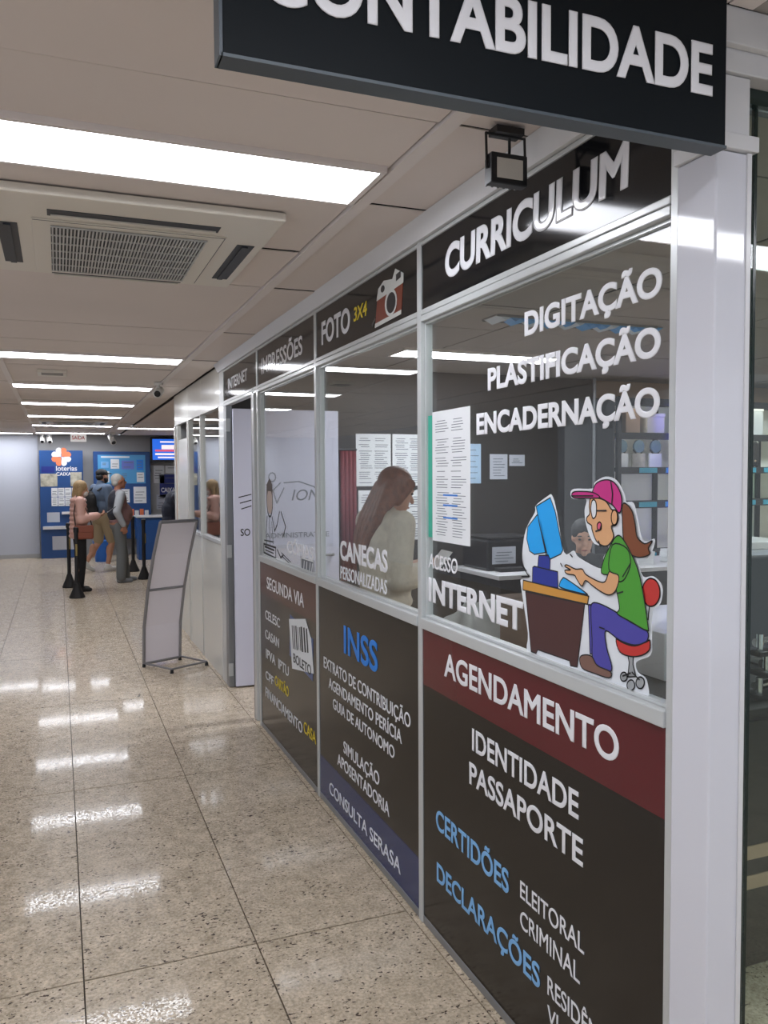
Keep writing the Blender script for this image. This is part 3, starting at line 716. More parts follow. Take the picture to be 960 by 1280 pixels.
st = thing('window_sticker', 'cartoon sticker of a woman in a pink cap typing at a computer', 'sticker', (GX, 1.72, 1.15))
for i, (n, c, pts) in enumerate(TOON):
    at = GX - .0002 - .00016 * i
    q = [gl(*p) for p in pts]
    if n not in ('monitor', 'monitor_back', 'monitor_neck', 'monitor_base', 'desk', 'desk_top', 'chair_pole', 'far_leg'): q = smooth_loop(q)
    o = flat(n, q, TM[c], st, at=at, th=.00014)
    if i: obj('outline', ribbon_bm(new_bm(), q, .0034, 'x', at - .00004, .00014, True), M['lk'], o)
bm = new_bm()
for l in TOON_LINES: ribbon_bm(bm, [gl(*p) for p in l], .004, 'x', GX - .0047, .0001)
obj('ink_lines', bm, M['lk'], st)['kind'] = 'stuff'
# price list sheet
M['mint'] = mat('teal_paper_edge', '3da58d', .6); M['pb'] = mat('blue_print', '3f7fd0', .6)
pl = thing('price_list', 'white printed price list with a teal edge, taped to the nearest window', 'notice', (GX, 2.48, 1.425))
a0, z0 = gl(2.60, 1.424); a1, z1 = gl(2.318, 1.870); e0, _ = gl(2.642, 1.424)
box('sheet', GX - .0012, GX - .0004, a1, a0, z0, z1, M['paper'], pl); box('teal_edge', GX - .0012, GX - .0004, a0 + .0003, e0, z0 + .01, z1 - .01, M['mint'], pl)
print_lines(pl, a0 - .02, a1 + .02, z0 + .02, z1 - .03, 44, 'x', GX - .00125, seed=5, t=.0022)
bm = new_bm()
for z in (1.583, 1.548, 1.505): ribbon_bm(bm, [(2.565, z), (2.46, z)], .006, 'x', GX - .00126)
obj('blue_headings', bm, M['pb'], pl)
# small square outline sticker and line drawing on the third pane
t = thing('line_drawing_sticker', 'black line drawing of a boy at a copier on the window beside the door', 'sticker', (GX, 4.9, 1.16))
bm = new_bm()
def RL(*pts, w=.012): ribbon_bm(bm, [gl(*p) for p in pts], w, 'x', GX - .0004, .0004)
hx, hz = 4.98, 1.50
RL(*[(hx + .075 * math.cos(k * PI / 8), hz + .10 * math.sin(k * PI / 8)) for k in range(17)])
RL((5.05, 1.40), (5.08, 1.30), (5.07, 1.20)); RL((4.92, 1.40), (4.86, 1.32), (4.80, 1.36), (4.74, 1.44)); RL((4.99, 1.39), (4.98, 1.22), w=.008); RL((4.93, 1.37), (4.90, 1.24), w=.008)
RL((5.15, 1.22), (4.84, 1.22), (4.84, 1.155), (5.15, 1.165), (5.15, 1.22)); RL((5.12, 1.205), (4.88, 1.20)); RL((5.10, 1.185), (4.90, 1.18), w=.008); RL((4.80, 1.21), (4.72, 1.17), (4.66, 1.19)); RL((5.13, 1.245), (4.90, 1.25), w=.008)
RL((4.70, 1.44), (4.60, 1.36), (4.66, 1.30)); RL((4.70, 1.20), (4.5, 1.165), w=.006); RL((4.68, 1.18), (4.5, 1.15), w=.006)
obj('ink', bm, M['lk'], t)['kind'] = 'stuff'
M['bhair'] = mat('sticker_dark_hair', '4a3c34', .5)
o = flat('hair', [gl(*p) for p in ((5.06, 1.50), (5.05, 1.60), (4.98, 1.64), (4.91, 1.60), (4.90, 1.52), (4.94, 1.56), (5.02, 1.56))], M['bhair'], t, at=GX - .0009, th=.0004)
o = flat('face', [gl(hx + .07 * math.cos(k * PI / 6), hz + .085 * math.sin(k * PI / 6)) for k in range(12)], mat('sticker_pale_skin', 'b9a79c', .5), t, at=GX - .0001, th=.0002)
t = thing('framed_sticker', 'small dark square sticker in the lower corner of the window beside the door', 'sticker', (GX, 4.16, 1.15))
flat('backing', [gl(*p) for p in ((4.29, 1.142), (4.04, 1.142), (4.04, 1.215), (4.29, 1.215))], M['lg'], t, at=GX - .0002, th=.0004)
bm = new_bm(); ribbon_bm(bm, [gl(*p) for p in ((4.28, 1.147), (4.05, 1.147), (4.05, 1.21), (4.28, 1.21))], .007, 'x', GX - .0007, .0004, True)
for y in (4.23, 4.18, 4.12, 4.08): ribbon_bm(bm, [gl(y, 1.16), gl(y - .01, 1.195)], .012, 'x', GX - .0007, .0004)
obj('print', bm, M['paper'], t)

# ------------------------------------------------------------------ display stand in the corridor
A = Vector((.661, 7.333, 0)); B = Vector((.99, 7.497, 0)); n_ = Vector((.2, -.33, 0)).normalized()
ds = thing('display_stand', 'grey curved metal display stand with blank poster sheets, on the corridor floor', 'display stand', (.83, 7.3, 0))
prof = [(0.0, .03), (.012, .35), (.075, .676), (.16, .98), (.262, 1.27)]
def sp(c, t, z): return c + n_ * t + Vector((0, 0, z))
def bar(bm, a, b, w=.014):
    cyl(bm, a, b, w, w, 8)
bm = new_bm()
bm.free()
for c in (A, B): obj('side_rail', tube(new_bm(), [sp(c, *p) for p in prof], .014, 8), M['frame_grey'], ds)
for i in (0, 2, 4):
    bm = new_bm(); bar(bm, sp(A, *prof[i]), sp(B, *prof[i]), .016 if i == 4 else .012); obj('cross_bar', bm, M['frame_grey'], ds)
u = (B - A).normalized()
for lo, hi in ((0, 2), (2, 4)):
    bm = new_bm()
    pr = prof[lo:hi + 1]
    v0 = [bm.verts.new(sp(A, *p) + u * .012) for p in pr]; v1 = [bm.verts.new(sp(B, *p) - u * .012) for p in pr]
    fs = [bm.faces.new((v0[i], v1[i], v1[i + 1], v0[i + 1])) for i in range(len(pr) - 1)]
    r = bmesh.ops.extrude_face_region(bm, geom=fs)
    for v in r['geom']:
        if isinstance(v, bmesh.types.BMVert): v.co += n_ * -.004
    bmesh.ops.recalc_face_normals(bm, faces=bm.faces[:])
    obj('poster_sheet', bm, M['stand_panel'], ds)
Cc = A + n_ * .38; Dd = B + n_ * .36
bm = new_bm(); up = Vector((0, 0, .035))
tube(bm, [A + up, Cc + up, Dd + up, B + up], .009, 8); obj('base_frame', bm, M['frame_grey'], ds)
for p in (A, B, Cc, Dd):
    bm = new_bm(); cyl(bm, p, p + Vector((0, 0, .03)), .016, .013, 10); obj('foot', bm, M['black'], ds)

# ------------------------------------------------------------------ queue posts
def make_post():
    t = thing('queue_post', None, None)
    obj('base', lathe(new_bm(), [(.10, 0), (.105, .012), (.088, .05), (.055, .13), (.034, .20)]), M['blackm'], t, world=False, smooth=False)
    bm = new_bm(); cyl(bm, (0, 0, .20), (0, 0, .90), .028, .028, 14); obj('pole', bm, M['black'], t, world=False)
    bm = new_bm(); cyl(bm, (0, 0, .90), (0, 0, .96), .036, .036, 14); sph(bm, (0, 0, .96), (.036, .036, .015)); obj('belt_head', bm, M['black'], t, world=False)
    M['belt_y'] = mat('yellow_belt_tip', '8a7a48', .5)
    box('belt_tip', -.012, .012, -.036, -.0285, .58, .74, M['belt_y'], t, world=False)
    return t
qp = make_post()
for i, (x, y, lab) in enumerate([(.215, 11.97, 'black queue post nearest the viewer, in front of the woman in pink'), (.13, 13.15, 'black queue post just behind the nearest one, beside the woman in pink'),
                                 (1.27, 13.75, 'black queue post nearest the display stand, right of the grey-haired man'), (1.20, 14.95, 'furthest black queue post, by the blue counter')]):
    o = qp if i == 0 else copy_tree(qp); o.location = (x, y, 0); o.rotation_euler = (0, 0, .5 * i); tag(o, lab, 'queue post', 'queue posts')

# ------------------------------------------------------------------ boards at the back wall
BY = 18.05
M['orange'] = mat('orange_print', 'e07a50', .5); M['navy'] = mat('navy_print', '1c2a78', .4); M['purple'] = mat('purple_print', '6a78c8', .4)
bd = thing('notice_board', 'tall blue notice board with a white and orange clover emblem', 'notice board', (.07, 18.1, 0))
box('board', -.345, .487, BY, BY + .12, 0, 2.205, M['blue_board'], bd, .006)
def heart(cx, cz, ang, s):
    p = []
    for k in range(20):
        t_ = 2 * PI * k / 20
        x = 16 * math.sin(t_) ** 3; y = 13 * math.cos(t_) - 5 * math.cos(2 * t_) - 2 * math.cos(3 * t_) - math.cos(4 * t_)
        x, y = x / 17 * s, (y + 17) / 17 * s * .86
        c, q = math.cos(ang), math.sin(ang); p.append((cx + x * c - y * q, cz + x * q + y * c))
    return p
for k, m_ in enumerate(('orange', 'lw', 'orange', 'lw')):
    flat('clover_leaf', heart(.075, 2.075, -PI / 4 + k * PI / 2, .125), M[m_], bd, plane='y', at=BY - .0005, th=.002)
text('loterias', -.03, .37, 1.79, .10, M['lw'], bd, plane='y', at=BY - .0005, w=.012); text('CAIXA', -.03, .26, 1.69, .07, M['lw'], bd, plane='y', at=BY - .0005, w=.02)
def sheet(parent, x0, x1, z0, z1, at, m='paper', lines=0, name='sheet', seed=1):
    o = box(name, x0, x1, at - .004, at - .0005, z0, z1, M[m], parent)
    if lines: print_lines(o, x0 + .01, x1 - .01, z0 + .02, z1 - .02, lines, 'y', at - .0042, seed=seed, cols=1, t=.012)
    return o
flat('navy_label', [(-.31, 1.75), (-.06, 1.75), (-.06, 1.88), (-.31, 1.88)], M['navy'], bd, plane='y', at=BY - .0005)
M['photo'] = mat('printed_photo', 'a8a494', .5, var=.45, vscale=9)
sheet(bd, -.33, -.01, 1.47, 1.73, BY, 'photo', name='photo_print'); sheet(bd, .24, .46, 1.47, 1.76, BY, 'photo', name='photo_print')
for i in range(4):
    for j in range(2): sheet(bd, -.13 + i * .13, -.01 + i * .13, 1.07 + j * .19, 1.25 + j * .19, BY, lines=4, seed=i * 3 + j)
sheet(bd, -.22, .02, .74, .94, BY, 'wall_pale', name='tray_back')
box('shelf', -.30, .16, BY - .13, BY - .005, .60, .66, M['white'], bd, .004); box('shelf', .06, .25, BY - .10, BY - .005, .90, .95, M['white'], bd, .004)
sheet(bd, -.13, .38, .17, .45, BY, 'wall_pale', name='lower_notice')
bd2 = thing('notice_board', 'wide blue notice board with a pale blue poster behind the men', 'notice board', (1.25, 18.1, 0))
box('board', .69, 1.83, BY, BY + .12, .35, 2.19, M['blue_board'], bd2, .006)
for x in (.80, 1.70): box('leg', x - .03, x + .03, BY + .03, BY + .09, 0, .349, M['blue_board'], bd2)
po = sheet(bd2, .775, 1.73, 1.52, 2.12, BY, 'blue_light', name='poster')
for k, (x0, x1, z0, z1, m_) in enumerate([(.85, 1.0, 1.55, 1.78, 'paper'), (1.03, 1.20, 1.83, 2.03, 'paper'), (1.25, 1.50, 1.82, 2.0, 'purple'), (1.55, 1.70, 1.55, 1.75, 'paper'), (1.24, 1.38, 1.6, 1.76, 'blue_light'), (.84, .99, 1.85, 1.98, 'lb'), (1.55, 1.69, 1.80, 2.02, 'lblue')]):
    sheet(bd2, x0, x1, z0, z1, BY - .004, m_, lines=3, seed=k, name='leaflet')
bm = new_bm(); ribbon_bm(bm, [(.85, 2.075), (1.40, 2.075)], .03, 'y', BY - .0045); obj('poster_heading', bm, M['lw'], bd2)
sheet(bd2, 1.48, 1.74, 1.10, 1.45, BY, lines=5, name='sheet'); sheet(bd2, 1.20, 1.40, 1.12, 1.40, BY, lines=5, seed=4)
for k in range(4): sheet(bd2, 1.40 + .1 * k, 1.48 + .1 * k, .84, .98 - .03 * (k % 2), BY, 'paper' if k % 2 else 'orange', name='leaflet')
M['blue_bin'] = mat('blue_plastic_bin', '1f5fb0', .35)
bm = lathe(new_bm(), [(.13, 0), (.17, .38), (.185, .40), (.17, .41)], (.78, 17.0, 0)); tag(obj('waste_bin', bm, M['blue_bin'], None, smooth=False), 'round blue bin on the floor behind the pink jacket', 'bin')

# television
M['tv_blue'] = mat('tv_screen_blue', '2060c8', .3, emit=('2a6ae0', .9)); M['tv_white'] = mat('tv_screen_white', 'f0e8e8', .3, emit=('f4e4e4', 1.0)); M['tv_red'] = mat('tv_screen_red', 'd05060', .3, emit=('e05a68', .9))
tv = thing('television', 'wall television showing a blue advert with white and red text bars', 'television', (2.2, 18.1, 1.95))
box('bezel', 1.84, 2.72, 18.03, 18.09, 1.97, 2.50, M['black'], tv, .005); sc = box('screen', 1.88, 2.68, 18.027, 18.0295, 2.02, 2.46, M['tv_blue'], tv)
for z, h_, x0, x1, m_ in ((2.40, .03, 2.05, 2.5, 'tv_white'), (2.29, .09, 2.10, 2.55, 'tv_white'), (2.215, .04, 1.95, 2.6, 'tv_red'), (2.14, .04, 1.95, 2.6, 'tv_white'), (2.07, .03, 2.0, 2.5, 'tv_white')):
    bm = new_bm(); ribbon_bm(bm, [(x0, z), (x1, z)], h_, 'y', 18.0265); obj('text_bar', bm, M[m_], sc)
box('wall_mount', 2.15, 2.4, 18.0905, 18.349, 2.15, 2.35, M['black'], tv)
def wall_sheet(x0, x1, z0, z1, m_, lab, lines=5, seed=1, txt=None):
    t = thing('wall_notice', lab, 'notice', ((x0 + x1) / 2, 18.345, z0)); sheet(t, x0, x1, z0, z1, 18.349, m_, lines=lines, seed=seed)
    return t
wall_sheet(1.93, 2.15, 1.52, 1.90, 'paper', 'white sheet pinned under the television', 6)
wall_sheet(2.18, 2.42, 1.74, 1.90, 'paper', 'small white notice right under the television', 2, 2)
t = wall_sheet(2.05, 2.75, 1.20, 1.71, 'navy', 'navy poster with white lines under the television', 4, 3)
text('CAIXA', 2.08, 2.38, 1.32, .1, M['lw'], t, plane='y', at=18.343, w=.03)
wall_sheet(1.98, 2.22, .95, 1.27, 'wall_pale', 'pale leaflet holder on the wall above the counter', 6, 5)
# service counter
ct = thing('service_counter', 'blue service counter with a white top behind the queue', 'counter', (2.2, 17.0, 0))
box('front', 1.47, 3.4, 16.95, 17.45, 0, .845, M['blue_board'], ct, .004); box('top', 1.43, 3.44, 16.9, 17.5, .846, .875, M['white'], ct, .004)

# ------------------------------------------------------------------ things inside the shop
EY = 6.4695
def shop_sheet(x0, x1, z0, z1, lab, lines, seed, cols=2, m_='paper'):
    t = thing('wall_notice', lab, 'notice', ((x0 + x1) / 2, EY, z0))
    box('sheet', x0, x1, EY - .002, EY, z0, z1, M[m_], t)
    if lines: print_lines(t, x0 + .02, x1 - .02, z0 + .02, z1 - .03, lines, 'y', EY - .0022, seed=seed, cols=cols, t=.006)
shop_sheet(2.32, 2.635, 1.565, 2.005, 'large printed sheet on the shop wall left of the woman\'s head', 22, 11)
shop_sheet(2.65, 2.96, 1.565, 2.005, 'large printed sheet on the shop wall behind the woman\'s forehead', 22, 12)
shop_sheet(2.34, 2.635, 1.10, 1.53, 'large printed sheet on the shop wall behind the woman\'s hair', 18, 13)
shop_sheet(2.65, 2.96, 1.10, 1.53, 'large printed sheet on the shop wall beyond the woman\'s hands', 18, 14)
M['lbp'] = mat('pale_blue_paper', 'a9c4dc', .6)
shop_sheet(3.36, 3.50, 1.58, 1.93, 'pale blue sheet on the shop wall half hidden by the price list', 6, 15, 1, 'lbp')
shop_sheet(3.59, 3.77, 1.615, 1.84, 'square grey notice on the charcoal shop wall', 7, 16, 1, 'wall_pale')
shop_sheet(3.79, 3.95, 1.735, 1.835, 'small landscape notice right of the square grey one', 3, 17, 1, 'wall_pale')
M['red_cloth'] = mat('dark_red_fabric', '6e2128', .7)
t = thing('red_banner', 'narrow dark red banner hanging on the shop wall behind the woman', 'banner', (2.25, EY, .9))
bm = new_bm()
for k in range(4): cyl(bm, (2.19 + k * .035, EY - .022, .78), (2.19 + k * .035, EY - .022, 1.86), .02, .02, 10)
obj('cloth', bm, M['red_cloth'], t, smooth=True); bm = new_bm(); cyl(bm, (2.16, EY - .022, 1.87), (2.32, EY - .022, 1.87), .008); obj('rod', bm, M['black'], t)
# pole and black side panel before the shelving
bm = new_bm(); cyl(bm, (4.62, 6.35, 0), (4.62, 6.35, ZC - .001), .016, .016, 12)
tag(obj('steel_pole', bm, M['alu_dark'], None), 'thin grey steel pole beside the shop shelving', 'pole')
# shelving
M['shelf_back'] = mat('pale_shelf_back', 'eeeee6', .6); M['teal_l'] = mat('teal_shelf_label', '2f8ea6', .5)
M['blue_led'] = mat('blue_led_strip', '3040ff', .4, emit=('3a3cff', 8))
sh = thing('shelf_unit', 'black shelving unit with pale back and teal labels deep in the shop', 'shelf', (5.9, 6.3, 0))
box('back_panel', 4.72, 7.3, 6.49, 6.515, .9, 2.32, M['shelf_back'], sh)
for x in (4.74, 5.42, 6.08, 6.74, 7.28): [box('upright', x - .02, x + .02, y, y + .035, 0, 2.36, M['blackm'], sh) for y in (6.133, 6.452)]
box('side_panel', 4.66, 4.675, 6.12, 6.466, 0, 2.36, M['blackm'], sh)
for z in (2.345, 2.03, 1.715, 1.40, .93):
    b = box('shelf_board', 4.72, 7.3, 6.13, 6.485, z - .035, z, M['blackm'], sh)
    box('shelf_lip', 4.72, 7.3, 6.121, 6.1298, z - .058, z + .004, M['blackm'], sh)
    if z < 2: 
        for k in range(8):
            x = 4.95 + k * .3
            box('shelf_label', x, x + .2, 6.115, 6.1205, z - .048, z - .002, M['teal_l'], b)
M['shelf_led'] = mat('shelf_light', 'ffffff', .5, emit=('f6f4e8', 9.0))
for z in (2.31, 1.994, 1.679, 1.364): box('shelf_light', 4.78, 7.26, 6.16, 6.175, z - .010, z - .001, M['shelf_led'], sh)  # white strips added under the boards to brighten the shelf back
box('led_strip', 5.285, 5.30, 6.10, 6.113, .95, 2.3, M['blue_led'], sh)
M['mirror_rim'] = mat('grey_blue_rim', '5c7686', .3)
labs = ['leftmost', 'second', 'third', 'fourth', 'fifth', 'sixth']
for k in range(6):
    x = 4.87 + k * .195 + (.1 if k > 2 else 0)
    t = thing('display_figure', labs[k] + ' round-topped display figure on the shop shelf', 'figurine', (x, 6.3, 1.715), 0, 'round-topped figures on the shop shelf')
    box('card', x - .075, x + .075, 6.27, 6.29, 1.717, 1.85, M['photo' if k % 2 else 'paper'], t, .004)
    bm = new_bm(); cyl(bm, (x, 6.285, 1.915), (x, 6.265, 1.915), .06, .06, 20); obj('disc', bm, M['mirror_rim'], t)
    bm = new_bm(); tube(bm, [(x - .03, 6.276, 1.852), (x - .06, 6.276, 1.885)], .008); tube(bm, [(x + .03, 6.276, 1.852), (x + .06, 6.276, 1.885)], .008); obj('arms', bm, M['black'], t)
for k, (x, w_, h_, m_, lab) in enumerate([(4.86, .16, .2, 'beige', 'beige carton on the top shop shelf'), (5.10, .2, .16, 'ac', 'cream box on the top shop shelf'), (5.6, .3, .2, 'lbp', 'pale blue box on the top shop shelf'), (6.3, .22, .24, 'paper', 'white box on the top shop shelf at right')]):
    t = thing('storage_box', lab, 'box', (x + w_ / 2, 6.3, 2.03)); box('carton', x, x + w_, 6.2, 6.42, 2.0305, 2.03 + h_, M[m_], t, .004); box('lid', x - .004, x + w_ + .004, 6.196, 6.424, 2.0305 + h_, 2.04 + h_ + .02, M[m_], t)
t = thing('speaker', 'black rounded speaker on the shop shelf seen right of the column', 'speaker', (6.38, 6.25, 1.715))
bm = bx(new_bm(), 6.30, 6.46, 6.16, 6.33, 1.7165, 2.0, .05); obj('case', bm, M['black'], t, smooth=False); bm = new_bm(); cyl(bm, (6.38, 6.16, 1.78), (6.38, 6.155, 1.78), .012); obj('knob', bm, M['chrome'], t)
M['green_led'] = mat('green_ring_light', '30e090', .4, emit=('40f0a0', 2.0))
t = thing('ring_lamp', 'round lamp with a green glowing rim on the shop shelf', 'lamp', (6.27, 6.25, 1.40))
bm = new_bm(); cyl(bm, (6.27, 6.24, 1.53), (6.27, 6.22, 1.53), .13, .13, 28); obj('rim', bm, M['green_led'], t); bm = new_bm(); cyl(bm, (6.27, 6.2195, 1.53), (6.27, 6.205, 1.53), .11, .11, 28); obj('face', bm, M['shelf_back'], t)
box('foot', 6.22, 6.32, 6.2, 6.26, 1.4005, 1.405, M['black'], t)

# counter along the end wall with a printer
ck = thing('shop_counter', 'charcoal counter with a white top along the shop end wall', 'counter', (4.9, 5.8, 0))
box('carcass', 3.10, 6.6, 5.42, 6.09, 0, .865, M['shop_dark'], ck, .004); box('worktop', 3.04, 6.64, 5.34, 6.11, .866, .90, M['white'], ck, .004)
pr = thing('printer', 'black printer with a white label on the shop counter', 'printer', (3.33, 5.8, .90))
box('body', 3.10, 3.56, 5.62, 6.05, .901, 1.15, M['black'], pr, .02); box('lid', 3.11, 3.55, 5.63, 6.04, 1.1505, 1.165, M['blackm'], pr, .004)
box('paper_tray', 3.16, 3.50, 5.52, 5.619, .903, .93, M['blackm'], pr); o = box('label', 3.14, 3.35, 5.616, 5.6195, .955, 1.09, M['wall_pale'], pr)
print_lines(o, 3.15, 3.34, .965, 1.08, 5, 'y', 5.6158, cols=1, t=.006)
for k, (x, y, lab) in enumerate([(4.45, 5.6, 'loose stack of white paper on the shop counter behind the cartoon'), (5.0, 5.6, 'stack of white paper on the shop counter beside the cartoon\'s ponytail')]):
    t = thing('paper_stack', lab, 'paper', (x, y, .90))
    for j in range(5): a = random.uniform(-.01, .01); box('ream', x - .15 + a, x + .15 + a, y - .11, y + .11, .901 + j * .022, .922 + j * .022, M['paper'], t)
sc_ = thing('scanner', 'pale grey flatbed scanner on the shop counter seen right of the column', 'scanner', (5.8, 5.65, .90))
box('scanner_base', 5.5, 6.1, 5.42, 5.9, .901, .99, M['wall_pale'], sc_, .01); box('scanner_lid', 5.5, 6.1, 5.42, 5.9, .992, 1.06, M['white'], sc_, .01)
# desk with the seated person
dk = thing('office_desk', 'white office desk deep in the shop behind the cartoon', 'desk', (4.1, 4.3, 0))
box('desk_top', 3.0, 4.9, 3.95, 4.55, .72, .745, M['white'], dk, .003)
for x in (3.03, 4.87): box('side_panel', x - .018, x + .018, 3.98, 4.52, 0, .719, M['white'], dk)
box('modesty_panel', 3.05, 4.85, 4.47, 4.49, .2, .719, M['white'], dk)
# black cabinet close to the window with papers and chrome punches
cb = thing('black_cabinet', 'low black cabinet just inside the nearest window', 'cabinet', (2.4, 2.3, 0))
box('carcass', 1.9, 3.0, 2.04, 2.62, 0, .855, M['black'], cb, .004); box('cabinet_top', 1.88, 3.02, 2.02, 2.64, .856, .88, M['blackm'], cb, .003)
for k in range(2):
    d_ = box('door', 1.92 + k * .55, 2.43 + k * .55, 2.022, 2.039, .05, .84, M['black'], cb); box('handle', 2.36 + k * .14, 2.375 + k * .14, 2.005, 2.0215, .4, .55, M['chrome'], d_)
for z in (.28, .38): box('beige_trim', 1.91, 2.99, 2.017, 2.0215, z, z + .045, M['beige'], cb)
t = thing('drawer_tower', 'white plastic drawer tower on the black cabinet behind the cartoon chair', 'drawers', (2.2, 2.5, .88))
box('frame', 2.08, 2.32, 2.42, 2.63, .881, 1.06, M['white'], t, .004)
for k in range(4): d_ = box('drawer', 2.09, 2.31, 2.408, 2.419, .888 + k * .043, .925 + k * .043, M['paper'], t); box('drawer_pull', 2.18, 2.22, 2.402, 2.4075, .90 + k * .043, .906 + k * .043, M['grey'], d_)
for k in range(3):
    x, y = 2.26 + .03 * (k % 2), 2.12 + .0 * k
    t = thing('paper_punch', ['lowest', 'middle', 'topmost'][k] + ' of three chrome paper punches stacked behind the right glass', 'punch', (x, y, .88 + k * .075), 0, 'chrome punches in the shop')
    z = .881 + k * .075
    box('base', x - .07, x + .07, y - .04, y + .04, z, z + .018, M['black'], t, .003); bm = new_bm(); cyl(bm, (x - .05, y, z + .04), (x + .05, y, z + .05), .016, .012, 12); obj('lever', bm, M['chrome'], t)
    for dx in (-.04, .04): bm = new_bm(); cyl(bm, (x + dx, y - .01, z + .018), (x + dx, y - .01, z + .073), .012); obj('punch_head', bm, M['chrome'], t)
t = thing('monitor', 'black computer monitor seen from behind on the black cabinet', 'monitor', (2.72, 2.45, .88))
box('housing', 2.45, 3.0, 2.42, 2.46, .95, 1.33, M['black'], t, .01); box('stand_neck', 2.69, 2.76, 2.47, 2.50, .885, 1.1, M['black'], t); box('stand_base', 2.60, 2.85, 2.40, 2.56, .881, .889, M['black'], t)
# low table against the window with a dust-covered machine and a cardboard box
lt = thing('side_table', 'low dark table against the inside of the nearest window', 'table', (1.65, 2.75, 0))
box('table_top', 1.30, 1.86, 2.15, 3.3, .70, .725, M['shop_dark'], lt, .003)
for x in (1.33, 1.83):
    for y in (2.18, 3.27): box('leg', x - .02, x + .02, y - .02, y + .02, 0, .699, M['shop_dark'], lt)
M['plastic'] = mat('pale_plastic_sheet', 'e6e8e6', .3, var=.15, vscale=14, bump=.3, bscale=18)
bm = new_bm()
nx, ny = 22, 30; V = {}
for i in range(nx + 1):
    for j in range(ny + 1):
        u_, v_ = i / nx * 2 - 1, j / ny * 2 - 1
        r_ = max(abs(u_), abs(v_) * .98); top = 1.17 - .18 * abs(v_ + .35)
        zz = top if r_ < .55 else top - (r_ - .55) / .45 * (top - .75)
        x = 1.545 + .20 * u_ * (1 + .1 * math.sin(v_ * 9)); y = 2.88 + .30 * v_ * (1 + .06 * math.sin(u_ * 7))
        V[i, j] = bm.verts.new((x, y, zz + .012 * math.sin(u_ * 11 + v_ * 5) * math.sin(v_ * 8)))
for i in range(nx):
    for j in range(ny): bm.faces.new((V[i, j], V[i + 1, j], V[i + 1, j + 1], V[i, j + 1]))
bmesh.ops.solidify(bm, geom=bm.faces[:], thickness=.003)
tag(obj('dust_cover', bm, M['plastic'], None, smooth=True), 'pale plastic dust cover draped over a machine below INTERNET lettering', 'cover')
M['card'] = mat('cardboard', '6b5342', .8)
t = thing('cardboard_box', 'brown cardboard box beside the dust cover inside the window', 'box', (1.625, 2.445, .725))
box('carton', 1.45, 1.80, 2.35, 2.54, .7255, 1.22, M['card'], t, .003); box('flap', 1.44, 1.81, 2.34, 2.442, 1.2205, 1.226, M['card'], t); box('flap', 1.44, 1.81, 2.448, 2.55, 1.2205, 1.226, M['card'], t)

# ------------------------------------------------------------------ people
SPH = ([], [])
for j_ in range(1, 8):
    for i_ in range(14): SPH[0].append(Vector((math.sin(PI * j_ / 8) * math.cos(2 * PI * i_ / 14), math.sin(PI * j_ / 8) * math.sin(2 * PI * i_ / 14), math.cos(PI * j_ / 8))))
SPH[0].extend((Vector((0, 0, 1)), Vector((0, 0, -1))))
for j_ in range(6):
    for i_ in range(14): SPH[1].append((j_ * 14 + i_, (j_ + 1) * 14 + i_, (j_ + 1) * 14 + (i_ + 1) % 14, j_ * 14 + (i_ + 1) % 14))
for i_ in range(14): SPH[1].append((98, i_, (i_ + 1) % 14)); SPH[1].append((99, 84 + (i_ + 1) % 14, 84 + i_))
def raw_sphere(V, F, mtx):
    b = len(V); V.extend(tuple(mtx @ v) for v in SPH[0]); F.extend(tuple(b + i for i in f) for f in SPH[1])
def raw_cone(V, F, p0, p1, r0, r1, n=14):
    d = p1 - p0
    if d.length < 1e-4: return
    R = Vector((0, 0, 1)).rotation_difference(d.normalized()).to_matrix(); b = len(V)
    for p, r in ((p0, r0), (p1, r1)):
        for i in range(n): V.append(tuple(p + R @ Vector((r * math.cos(2 * PI * i / n), r * math.sin(2 * PI * i / n), 0))))
    for i in range(n): F.append((b + i, b + (i + 1) % n, b + n + (i + 1) % n, b + n + i))
    F.append(tuple(b + i for i in reversed(range(n)))); F.append(tuple(b + n + i for i in range(n)))
def blob(name, prims, voxel, m, parent, smooth_it=4):
    """one continuous surface grown over overlapping tapered limbs and ellipsoids"""
    V, F = [], []
    for p in prims:
        if p[0] == 'c':
            a, b = Vector(p[1]), Vector(p[2])
            raw_sphere(V, F, Matrix.Translation(a) @ Matrix.Scale(p[3], 4)); raw_sphere(V, F, Matrix.Translation(b) @ Matrix.Scale(p[4], 4)); raw_cone(V, F, a, b, p[3], p[4])
        else:
            mtx = Matrix.Translation(Vector(p[1]))
            if len(p) > 3: mtx = mtx @ p[3]
            raw_sphere(V, F, mtx @ Matrix.Diagonal((p[2][0], p[2][1], p[2][2], 1)))
    me = bpy.data.meshes.new('tmp'); me.from_pydata(V, [], F)
    o = bpy.data.objects.new('tmp', me); ROOT.objects.link(o)
    md = o.modifiers.new('r', 'REMESH'); md.mode = 'VOXEL'; md.voxel_size = voxel
    if smooth_it: s_ = o.modifiers.new('s', 'SMOOTH'); s_.iterations = smooth_it; s_.factor = .5
    dg = bpy.context.evaluated_depsgraph_get(); dg.update()
    res = bpy.data.meshes.new_from_object(o.evaluated_get(dg), depsgraph=dg)
    bpy.data.objects.remove(o); bpy.data.meshes.remove(me)
    res.name = name; res.materials.clear()
    return link(name, res, m, parent, world=False, smooth=True)
